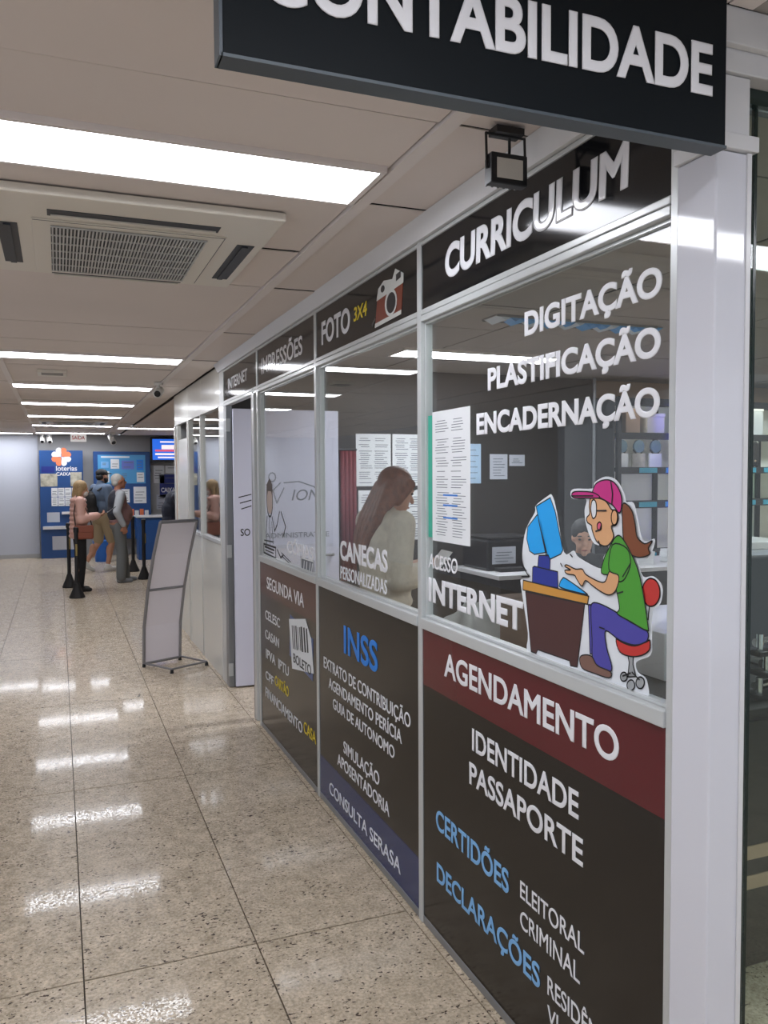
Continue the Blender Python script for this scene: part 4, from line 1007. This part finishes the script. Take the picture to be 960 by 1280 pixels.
def hand_prims(w, d, n, curl=.5, side=1, s=1.0):
    """palm, four fingers and a thumb; w wrist, d direction, n palm normal"""
    w = Vector(w); d = Vector(d).normalized(); n = Vector(n); n = (n - d * n.dot(d)).normalized(); a = d.cross(n) * side
    P = []
    for k in (-1, 0, 1): P.append(('c', w + a * k * .022 * s, w + d * .075 * s + a * k * .026 * s, .016 * s, .014 * s))
    for k, ln in enumerate((.065, .075, .072, .055)):
        b = w + d * .08 * s + a * (-.033 + .022 * k) * s
        m_ = b + (d * math.cos(curl) + n * math.sin(curl)) * ln * .55 * s
        e = m_ + (d * math.cos(curl * 2.2) + n * math.sin(curl * 2.2)) * ln * .5 * s
        P += [('c', b, m_, .0105 * s, .0098 * s), ('c', m_, e, .0098 * s, .0085 * s)]
    b = w + d * .025 * s - a * .03 * s; m_ = b + (d * .7 - a * .6 + n * .35).normalized() * .045 * s
    P += [('c', b, m_, .0135 * s, .011 * s), ('c', m_, m_ + (d * .8 + n * .5).normalized() * .032 * s, .011 * s, .009 * s)]
    return P
def rotp(prims, R):
    out = []
    for p in prims:
        if p[0] == 'c': out.append(('c', R @ Vector(p[1]), R @ Vector(p[2])) + tuple(p[3:]))
        else:
            r3 = R.to_3x3().to_4x4(); out.append(('e', R @ Vector(p[1]), p[2], r3 @ p[3] if len(p) > 3 else r3))
    return out
SK = mat('skin', 'c99a80', .5)
def human(name, label, loc, rz, h=1.7, J=None, head=(0, 0), voxel=.011, skin=None, build=1.0, belly=0):
    """local frame: +y forward, +x right. returns root, joints, head matrix"""
    s = h / 1.70
    D = dict(shR=(.185, 0, 1.385), shL=(-.185, 0, 1.385), elR=(.23, -.03, 1.11), elL=(-.23, -.03, 1.11), wrR=(.23, .06, .88), wrL=(-.23, .06, .88),
             hipR=(.09, 0, .90), hipL=(-.09, 0, .90), knR=(.1, .02, .49), knL=(-.1, .02, .49), anR=(.1, -.02, .09), anL=(-.1, -.02, .09), chest=(0, 0, 1.28), waist=(0, 0, 1.08), neck=(0, -.01, 1.43), hd=(0, .025, 1.585),
             hdirR=(0, .2, -1), hdirL=(0, .2, -1), hnR=(-1, 0, 0), hnL=(1, 0, 0), curl=.5, ftR=(0, 1, 0), ftL=(0, 1, 0))
    if J: D.update(J)
    for k in D:
        if k not in ('hdirR', 'hdirL', 'hnR', 'hnL', 'curl', 'ftR', 'ftL'): D[k] = Vector(D[k]) * s
        elif k != 'curl': D[k] = Vector(D[k])
    root = thing(name, label, 'person', loc, rz)
    hc = D['hd']
    HM = Matrix.Translation(D['neck'] + Vector((0, 0, .06 * s))) @ Matrix.Rotation(head[1], 4, 'Z') @ Matrix.Rotation(-head[0], 4, 'X') @ Matrix.Translation(-(D['neck'] + Vector((0, 0, .06 * s))))
    Hd = lambda p: HM @ (hc + Vector(p) * s)
    P = [('e', D['chest'], (.155 * s * build, .105 * s * build, .18 * s)), ('e', D['waist'], (.14 * s * build, .10 * s * build, .17 * s)), ('e', (D['hipR'] + D['hipL']) / 2 + Vector((0, -.01, .03)), (.16 * s * build, .115 * s * build, .13 * s)),
         ('c', D['shR'] * .8 + D['shL'] * .2, D['shL'] * .8 + D['shR'] * .2, .065 * s, .065 * s), ('c', D['neck'], Hd((0, -.02, -.06)), .055 * s, .05 * s)]
    if belly: P.append(('e', D['waist'] + Vector((0, .07, 0)), (.14 * s, .12 * s, .15 * s)))
    hp = [('e', Vector((0, -.01, .015)), (.074, .094, .10)), ('e', Vector((0, .03, -.045)), (.056, .06, .062)), ('c', Vector((0, .085, .005)), Vector((0, .108, -.022)), .011, .015), ('e', Vector((0, .075, -.062)), (.028, .02, .016)),
          ('e', Vector((0, .07, .03)), (.05, .022, .012)), ('e', Vector((.076, -.005, -.005)), (.011, .02, .03)), ('e', Vector((-.076, -.005, -.005)), (.011, .02, .03)), ('e', Vector((0, .07, -.095)), (.025, .02, .02))]
    Rm = Matrix.Rotation(head[1], 4, 'Z') @ Matrix.Rotation(-head[0], 4, 'X')
    for p in hp:
        if p[0] == 'c': P.append(('c', Hd(p[1]), Hd(p[2]), p[3] * s, p[4] * s))
        else: P.append(('e', Hd(p[1]), tuple(v * s for v in p[2]), Rm))
    for q in 'RL':
        P += [('c', D['sh' + q], D['el' + q], .048 * s, .038 * s), ('c', D['el' + q], D['wr' + q], .038 * s, .026 * s)]
        P += hand_prims(D['wr' + q], D['hdir' + q], D['hn' + q], D['curl'], 1 if q == 'R' else -1, s)
        P += [('c', D['hip' + q], D['kn' + q], .082 * s, .054 * s), ('c', D['kn' + q], D['an' + q], .054 * s, .037 * s), ('e', D['kn' + q] * .6 + D['an' + q] * .4 + Vector((0, -.015, 0)), (.055 * s, .058 * s, .12 * s))]
        P += [('c', D['an' + q] + Vector((0, -.02, -.04 * s)), D['an' + q] + D['ft' + q] * .15 * s + Vector((0, 0, -.06 * s)), .036 * s, .026 * s)]
    body = blob('body', P, voxel, skin or SK, root)
    M['eye'] = mat('eye_dark', '2a211e', .3); M['lip'] = mat('lips', '9a5548', .5)
    for sx in (-1, 1):
        bm = new_bm(); sph(bm, Hd((sx * .032, .074, .012)), (.012 * s, .009 * s, .007 * s), Rm, 10, 6); obj('eye', bm, M['eye'], root, world=False, smooth=True)
        bm = new_bm(); sph(bm, Hd((sx * .033, .078, .037)), (.02 * s, .007 * s, .004 * s), Rm, 10, 6); obj('eyebrow', bm, M['eye'], root, world=False, smooth=True)
    bm = new_bm(); sph(bm, Hd((0, .092, -.062)), (.022 * s, .007 * s, .006 * s), Rm, 10, 6); obj('mouth', bm, M['lip'], root, world=False, smooth=True)
    return root, D, Hd, Rm, s
def arms(D, r0, r1, r2, q='RL', s=1, cuff=.97):
    P = []
    for k in q: P += [('c', D['sh' + k], D['el' + k], r0 * s, r1 * s), ('c', D['el' + k], D['el' + k].lerp(D['wr' + k], cuff), r1 * s, r2 * s)]
    return P
def legs(D, r0, r1, r2, s=1, end=.97, q='RL'):
    P = []
    for k in q: P += [('c', D['hip' + k], D['kn' + k], r0 * s, r1 * s), ('c', D['kn' + k], D['kn' + k].lerp(D['an' + k], end), r1 * s, r2 * s)]
    return P
def shoes(root, D, m, s, big=1.0, sole=None):
    for k in 'RL':
        a = D['an' + k]; f = D['ft' + k].normalized()
        P = [('c', a + Vector((0, 0, -.045 * s)) - f * .03, a + f * .15 * s + Vector((0, 0, -.058 * s)), .04 * big * s, .032 * big * s), ('c', a + Vector((0, 0, .0)), a + f * .04 + Vector((0, 0, -.04 * s)), .042 * big * s, .04 * big * s)]
        blob('shoe', P, .009, m, root)

# woman in a pink quilted jacket, facing right, looking at her phone
PINK = mat('pink_quilted_nylon', 'dcaea0', .4); TROU = mat('black_trousers', '151416', .8); BLONDE = mat('blonde_hair', 'a58a62', .6, var=.2, vscale=60)
r, D, Hd, Rm, s = human('person', 'woman in pink quilted jacket and black trousers looking at her phone', (.27, 12.62, 0), -1.45, 1.60,
    dict(elR=(.22, .0, 1.12), elL=(-.21, .08, 1.12), wrR=(.10, .27, 1.17), wrL=(-.06, .29, 1.16), hdirR=(-.3, .9, .2), hdirL=(.3, .9, .2), hnR=(-.5, 0, .9), hnL=(.5, 0, .9), curl=.7), head=(.25, 0))
P = []
for k in range(9):
    z = .86 + k * .068
    P.append(('e', Vector((0, -.005, z)) * s, ((.20 - .012 * abs(k - 2) * .3) * s, (.150 - .003 * k) * s, .060 * s)))
P += [('c', Vector((-.13, 0, 1.39)) * s, Vector((.13, 0, 1.39)) * s, .08 * s, .08 * s), ('c', D['neck'] - Vector((0, 0, .02)), D['neck'] + Vector((0, 0, .04)), .075 * s, .068 * s)]
for k in 'RL':
    for a, b in ((D['sh' + k], D['el' + k]), (D['el' + k], D['wr' + k])):
        for i in range(5): P.append(('c', a.lerp(b, i / 5), a.lerp(b, i / 5 + .1), .078 * s - .004 * i, .076 * s - .004 * i))
blob('jacket', P, .010, PINK, r, 5)
blob('trousers', [('e', (D['hipR'] + D['hipL']) / 2, (.165 * s, .125 * s, .12 * s))] + legs(D, .092, .066, .058, s), .011, TROU, r)
shoes(r, D, M['blackm'], s)
blob('hair', [('e', Hd((0, -.03, .035)), (.096 * s, .108 * s, .105 * s), Rm), ('c', Hd((.06, -.03, -.02)), Hd((.065, -.02, -.115)), .045 * s, .035 * s), ('c', Hd((-.06, -.03, -.02)), Hd((-.065, -.02, -.115)), .045 * s, .035 * s), ('c', Hd((0, -.07, -.01)), Hd((0, -.075, -.12)), .06 * s, .045 * s)], .010, BLONDE, r)
MASK = mat('pale_face_mask', 'cfc9c4', .7); blob('face_mask', [('e', Hd((0, .062, -.055)), (.058 * s, .05 * s, .05 * s), Rm)], .009, MASK, r)
pt = thing('handbag', 'brown leather shoulder bag at the hip of the woman in pink', 'bag', (.33, 12.42, .76))
BAG = mat('brown_leather', '8a4a34', .45)
bm = bx(new_bm(), .20, .46, 12.40, 12.475, .77, .97, .025); obj('bag_body', bm, BAG, pt); bm = bx(new_bm(), .205, .455, 12.39, 12.402, .87, .97, .005); obj('flap', bm, BAG, pt)
bm = new_bm(); tube(bm, [(.22, 12.435, .96), (.20, 12.435, 1.15), (.24, 12.50, 1.36), (.25, 12.60, 1.405)], .008); tube(bm, [(.44, 12.435, .96), (.40, 12.44, 1.12), (.30, 12.50, 1.34), (.26, 12.60, 1.405)], .008); obj('strap', bm, mat('dark_strap', '3a2a26', .6), pt)
ph = thing('mobile_phone', 'dark mobile phone held by the woman in pink', 'phone', (.66, 12.6, 1.15))
bm = bx(new_bm(), -.037, .037, -.006, .006, 0, .15, .004); o = obj('phone_body', bm, M['black'], ph, world=False); o.rotation_euler = (.9, 0, PI / 2); o.location = (0, 0, -.02)

# grey-haired man
GREYH = mat('white_grey_hair', 'b5b2ab', .7, var=.15, vscale=60); SLEEVE = mat('light_grey_knit', 'a9adb1', .8); VEST = mat('navy_vest', '2a2c36', .7); SHIRT = mat('mauve_shirt', '8a6a68', .8); GT = mat('grey_trousers', '6d7070', .8); GS = mat('grey_shoes', '7c7f82', .6)
r, D, Hd, Rm, s = human('person', 'grey-haired man in grey sleeves and mauve shirt standing in the queue', (.87, 13.5, 0), -1.40, 1.70,
    dict(elR=(.25, -.08, 1.12), elL=(-.24, -.05, 1.12), wrR=(.26, .02, .90), wrL=(-.22, .08, .92), knR=(.1, .02, .48), anR=(.11, .0, .085), anL=(-.1, .12, .085), knL=(-.1, .08, .49)), head=(-.02, 0), belly=1, build=1.08, skin=mat('tanned_skin', 'b07a60', .5))
blob('shirt', [('e', D['chest'], (.18 * s, .135 * s, .20 * s)), ('e', D['waist'] + Vector((0, .05, .0)), (.175 * s, .175 * s, .19 * s)), ('e', D['waist'] + Vector((0, .02, -.12)), (.185 * s, .16 * s, .11 * s)), ('c', Vector((-.12, 0, 1.385)) * s, Vector((.12, 0, 1.385)) * s, .075, .075)], .011, SHIRT, r)
blob('sleeves', arms(D, .074, .062, .045, s=s, cuff=.92) + [('c', D['shR'], D['shL'], .073, .073)], .010, SLEEVE, r)
blob('vest', [('e', D['chest'] + Vector((.0, -.05, -.02)), (.187 * s, .105 * s, .20 * s)), ('e', D['waist'] + Vector((0, -.06, .02)), (.18 * s, .105 * s, .16 * s))], .011, VEST, r)
blob('trousers', [('e', (D['hipR'] + D['hipL']) / 2 + Vector((0, .01, 0)), (.175 * s, .145 * s, .12 * s))] + legs(D, .10, .082, .075, s, 1.0), .011, GT, r)
shoes(r, D, GS, s, 1.08)
blob('hair', [('e', Hd((0, -.035, .04)), (.084 * s, .095 * s, .088 * s), Rm), ('e', Hd((0, -.06, -.02)), (.075 * s, .06 * s, .06 * s), Rm)], .009, GREYH, r)

# man in a black cap walking behind
JKT = mat('blue_grey_jacket', '5a6a80', .7); KH = mat('khaki_shorts', '9c8b6f', .8); WS = mat('white_trainers', 'd8d8d6', .5)
r, D, Hd, Rm, s = human('person', 'man in a black cap, blue-grey jacket and khaki shorts with a backpack', (.70, 15.2, 0), -1.0, 1.79,
    dict(elR=(.24, .0, 1.12), elL=(-.23, .02, 1.12), wrR=(.14, .22, 1.10), wrL=(-.12, .22, 1.08), knR=(.1, .12, .50), anR=(.1, .03, .10), knL=(-.1, .0, .48), anL=(-.1, -.25, .15), ftL=(0, .9, -.4), hdirR=(-.4, 1, 0), hdirL=(.4, 1, 0)), head=(.05, 0), build=1.05, skin=mat('tanned_skin2', 'b98a70', .5))
blob('jacket', [('e', D['chest'], (.19 * s, .14 * s, .20 * s)), ('e', D['waist'], (.18 * s, .14 * s, .20 * s)), ('c', Vector((-.12, 0, 1.385)) * s, Vector((.12, 0, 1.385)) * s, .078, .078), ('c', D['neck'], D['neck'] + Vector((0, 0, .05)), .075, .065)] + arms(D, .075, .066, .05, s=s), .011, JKT, r)
blob('shorts', [('e', (D['hipR'] + D['hipL']) / 2, (.175 * s, .135 * s, .13 * s))] + [('c', D['hip' + k], D['hip' + k].lerp(D['kn' + k], .9), .10 * s, .085 * s) for k in 'RL'], .011, KH, r)
shoes(r, D, WS, s, 1.1)
blob('beard', [('e', Hd((0, .045, -.06)), (.062 * s, .062 * s, .055 * s), Rm), ('c', Hd((.06, .0, -.03)), Hd((.045, .05, -.08)), .022, .022), ('c', Hd((-.06, .0, -.03)), Hd((-.045, .05, -.08)), .022, .022)], .009, M['blackm'], r)
cp_ = blob('cap', [('e', Hd((0, -.015, .055)), (.086 * s, .105 * s, .075 * s), Rm), ('e', Hd((0, .11, .055)), (.06 * s, .075 * s, .01 * s), Rm)], .009, M['blackm'], r)
blob('hair', [('e', Hd((0, -.05, -.01)), (.078 * s, .06 * s, .06 * s), Rm)], .010, M['blackm'], r)
bpk = thing('backpack', 'black backpack worn by the man in the cap', 'backpack', (.70, 15.2, 0), -1.0)
blob('pack', [('e', Vector((0, -.22, 1.22)), (.14, .09, .20)), ('e', Vector((0, -.20, 1.08)), (.15, .10, .12))], .012, M['blackm'], bpk)
for sx in (-1, 1): bm = new_bm(); tube(bm, [(sx * .11, -.15, 1.42), (sx * .12, .0, 1.505), (sx * .12, .14, 1.40), (sx * .13, .13, 1.15), (sx * .14, -.12, 1.02)], .018); obj('strap', bm, M['blackm'], bpk, world=False)

# person in navy at the counter
r, D, Hd, Rm, s = human('person', 'person in navy top leaning at the counter, mostly hidden by the partition', (1.84, 14.9, 0), -1.57, 1.66,
    dict(chest=(0, .06, 1.24), neck=(0, .14, 1.38), hd=(0, .20, 1.53), shR=(.19, .08, 1.33), shL=(-.19, .08, 1.33), elR=(.24, .2, 1.10), elL=(-.24, .2, 1.10), wrR=(.2, .42, 1.0), wrL=(-.2, .42, 1.0), hdirR=(0, 1, -.2), hdirL=(0, 1, -.2), hnR=(0, 0, -1), hnL=(0, 0, -1)), head=(.3, 0), build=1.1)
NV = mat('navy_jacket', '1b2030', .75)
blob('jacket', [('e', D['chest'], (.20 * s, .16 * s, .21 * s)), ('e', D['waist'], (.19 * s, .16 * s, .22 * s)), ('e', Vector((0, 0, .93)) * s, (.185 * s, .15 * s, .12 * s)), ('c', D['shR'] * .8 + D['shL'] * .2, D['shL'] * .8 + D['shR'] * .2, .085, .085)] + arms(D, .078, .066, .05, s=s), .011, NV, r)
blob('trousers', [('e', (D['hipR'] + D['hipL']) / 2, (.165 * s, .125 * s, .12 * s))] + legs(D, .095, .07, .06, s), .011, TROU, r); shoes(r, D, M['blackm'], s)
blob('hair', [('e', Hd((0, -.035, .03)), (.086 * s, .10 * s, .095 * s), Rm)], .010, M['blackm'], r)

# woman in the shop
SW = mat('beige_knit_sweater', 'd6ccba', .85, var=.06, vscale=40, bump=.25, bscale=90); JE = mat('blue_jeans', '2c3c52', .8); AUB = mat('auburn_hair', '7a4a30', .5, var=.4, vscale=30)
r, D, Hd, Rm, s = human('person', 'long-haired woman in a beige sweater standing inside the shop, head bowed', (1.64, 4.12, 0), -1.42, 1.72,
    dict(elR=(.20, -.035, 1.10), elL=(-.2, .03, 1.11), wrR=(.10, .16, 1.12), wrL=(-.08, .18, 1.13), hdirR=(-.35, .9, .1), hdirL=(.35, .9, .1), hnR=(-.5, 0, .9), hnL=(.5, 0, .9), curl=.6, hd=(0, .05, 1.575)), head=(.36, -.05), voxel=.008, build=.95)
blob('sweater', [('e', D['chest'] + Vector((0, -.005, .01)), (.165 * s, .125 * s, .19 * s)), ('e', D['waist'] + Vector((0, .005, 0)), (.17 * s, .14 * s, .19 * s)), ('e', Vector((0, .005, .965)) * s, (.172 * s, .14 * s, .07 * s)), ('c', Vector((-.12, -.01, 1.385)) * s, Vector((.12, -.01, 1.385)) * s, .072, .072), ('c', D['neck'] - Vector((0, 0, .02)), D['neck'] + Vector((0, .01, .03)), .07, .058)] + arms(D, .07, .068, .05, s=s, cuff=.95) + [('c', D['elR'], D['elR'].lerp(D['wrR'], .6) - Vector((0, 0, .02)), .072, .062)], .009, SW, r, 5)
blob('jeans', [('e', (D['hipR'] + D['hipL']) / 2, (.165 * s, .125 * s, .12 * s))] + legs(D, .09, .062, .052, s), .011, JE, r); shoes(r, D, M['blackm'], s)
HP = [('e', Hd((0, -.025, .038)), (.088 * s, .104 * s, .093 * s), Rm), ('c', Hd((.065, .03, .05)), Hd((.075, -.02, -.06)), .03 * s, .03 * s), ('c', Hd((-.065, .03, .05)), Hd((-.075, -.02, -.06)), .03 * s, .03 * s)]
for k in range(-2, 3):
    x = k * .03; a = Hd((x, -.07, .0)); b = Vector((x * 1.3 + .01, -.09, 1.41)) * s; c = Vector((x * 1.1 - .02, -.118 - .004 * (k % 2), 1.32)) * s; d_ = Vector((x * .7 - .03, -.14 - .005 * (k % 3), 1.20 + .02 * (k % 2))) * s
    HP += [('c', a, b, .042 * s, .030 * s), ('c', b, c, .030 * s, .022 * s), ('c', c, d_, .022 * s, .008 * s)]
HP += [('c', Hd((.07, -.03, -.03)), Vector((.085, -.07, 1.44)) * s, .03 * s, .026 * s), ('c', Vector((.085, -.07, 1.44)) * s, Vector((.07, -.11, 1.36)) * s, .026 * s, .012 * s)]
blob('hair', HP, .008, AUB, r, 3)
ph = thing('document_folder', 'dark folder held by the woman in the shop', 'folder', (1.93, 4.08, 1.15))
bm = bx(new_bm(), -.09, .09, -.004, .004, -.02, .11, .002); o = obj('cover', bm, M['blackm'], ph, world=False); o.rotation_euler = (.7, 0, PI / 2 - .1); bm = bx(new_bm(), -.085, .085, .0042, .008, -.015, .105); o = obj('sheets', bm, M['paper'], ph, world=False); o.rotation_euler = (.7, 0, PI / 2 - .1)

# seated person behind the desk
r, D, Hd, Rm, s = human('person', 'dark-haired seated person behind the office desk, only the head showing', (3.42, 4.82, -.36), 2.6, 1.70,
    dict(hipR=(.09, 0, .86), hipL=(-.09, 0, .86), knR=(.12, .40, .86), knL=(-.12, .40, .86), anR=(.12, .42, .45), anL=(-.12, .42, .45), elR=(.24, .08, 1.12), elL=(-.24, .08, 1.12), wrR=(.16, .28, 1.13), wrL=(-.16, .28, 1.13), hdirR=(0, 1, 0), hdirL=(0, 1, 0), hnR=(0, 0, -1), hnL=(0, 0, -1)), head=(.25, 0))
blob('top', [('e', D['chest'], (.18 * s, .13 * s, .20 * s)), ('e', D['waist'], (.165 * s, .13 * s, .20 * s)), ('c', Vector((-.12, 0, 1.385)) * s, Vector((.12, 0, 1.385)) * s, .075, .075)] + arms(D, .07, .06, .045, s=s), .011, M['blackm'], r)
blob('trousers', [('e', (D['hipR'] + D['hipL']) / 2, (.165 * s, .125 * s, .11 * s))] + legs(D, .09, .07, .06, s), .011, TROU, r); shoes(r, D, M['blackm'], s)
blob('hair', [('e', Hd((0, -.03, .04)), (.09 * s, .105 * s, .092 * s), Rm), ('e', Hd((0, -.07, -.03)), (.08 * s, .06 * s, .08 * s), Rm)], .009, M['blackm'], r)
oc = thing('office_chair', 'black office chair under the seated person', 'chair', (3.42, 4.82, 0), 2.6)
box('seat', -.24, .24, -.22, .24, .36, .42, M['blackm'], oc, .02, world=False); box('backrest', -.22, .22, -.28, -.22, .48, .95, M['blackm'], oc, .02, world=False); box('back_support', -.03, .03, -.29, -.25, .37, .55, M['blackm'], oc, world=False)
bm = new_bm(); cyl(bm, (0, 0, .06), (0, 0, .36), .03); obj('gas_lift', bm, M['chrome'], oc, world=False)
for k in range(5): a = k * 2 * PI / 5; bm = new_bm(); cyl(bm, (0, 0, .08), (.28 * math.cos(a), .28 * math.sin(a), .06), .022, .015); cyl(bm, (.28 * math.cos(a) - .012, .28 * math.sin(a), .03), (.28 * math.cos(a) + .012, .28 * math.sin(a), .03), .03); obj('base_leg', bm, M['blackm'], oc, world=False)

# ------------------------------------------------------------------ origins of single-mesh things at their own base
for o in list(COL.objects):
    if o.parent is None and o.type == 'MESH' and o.location.length < 1e-6 and o.data.users == 1:
        xs = [v.co for v in o.data.vertices]
        c = Vector(((min(v.x for v in xs) + max(v.x for v in xs)) / 2, (min(v.y for v in xs) + max(v.y for v in xs)) / 2, min(v.z for v in xs)))
        o.data.transform(Matrix.Translation(-c)); o.location = c
        for ch in o.children: ch.matrix_parent_inverse = Matrix.Translation(-c) @ ch.matrix_parent_inverse

ROOT.children.link(COL)
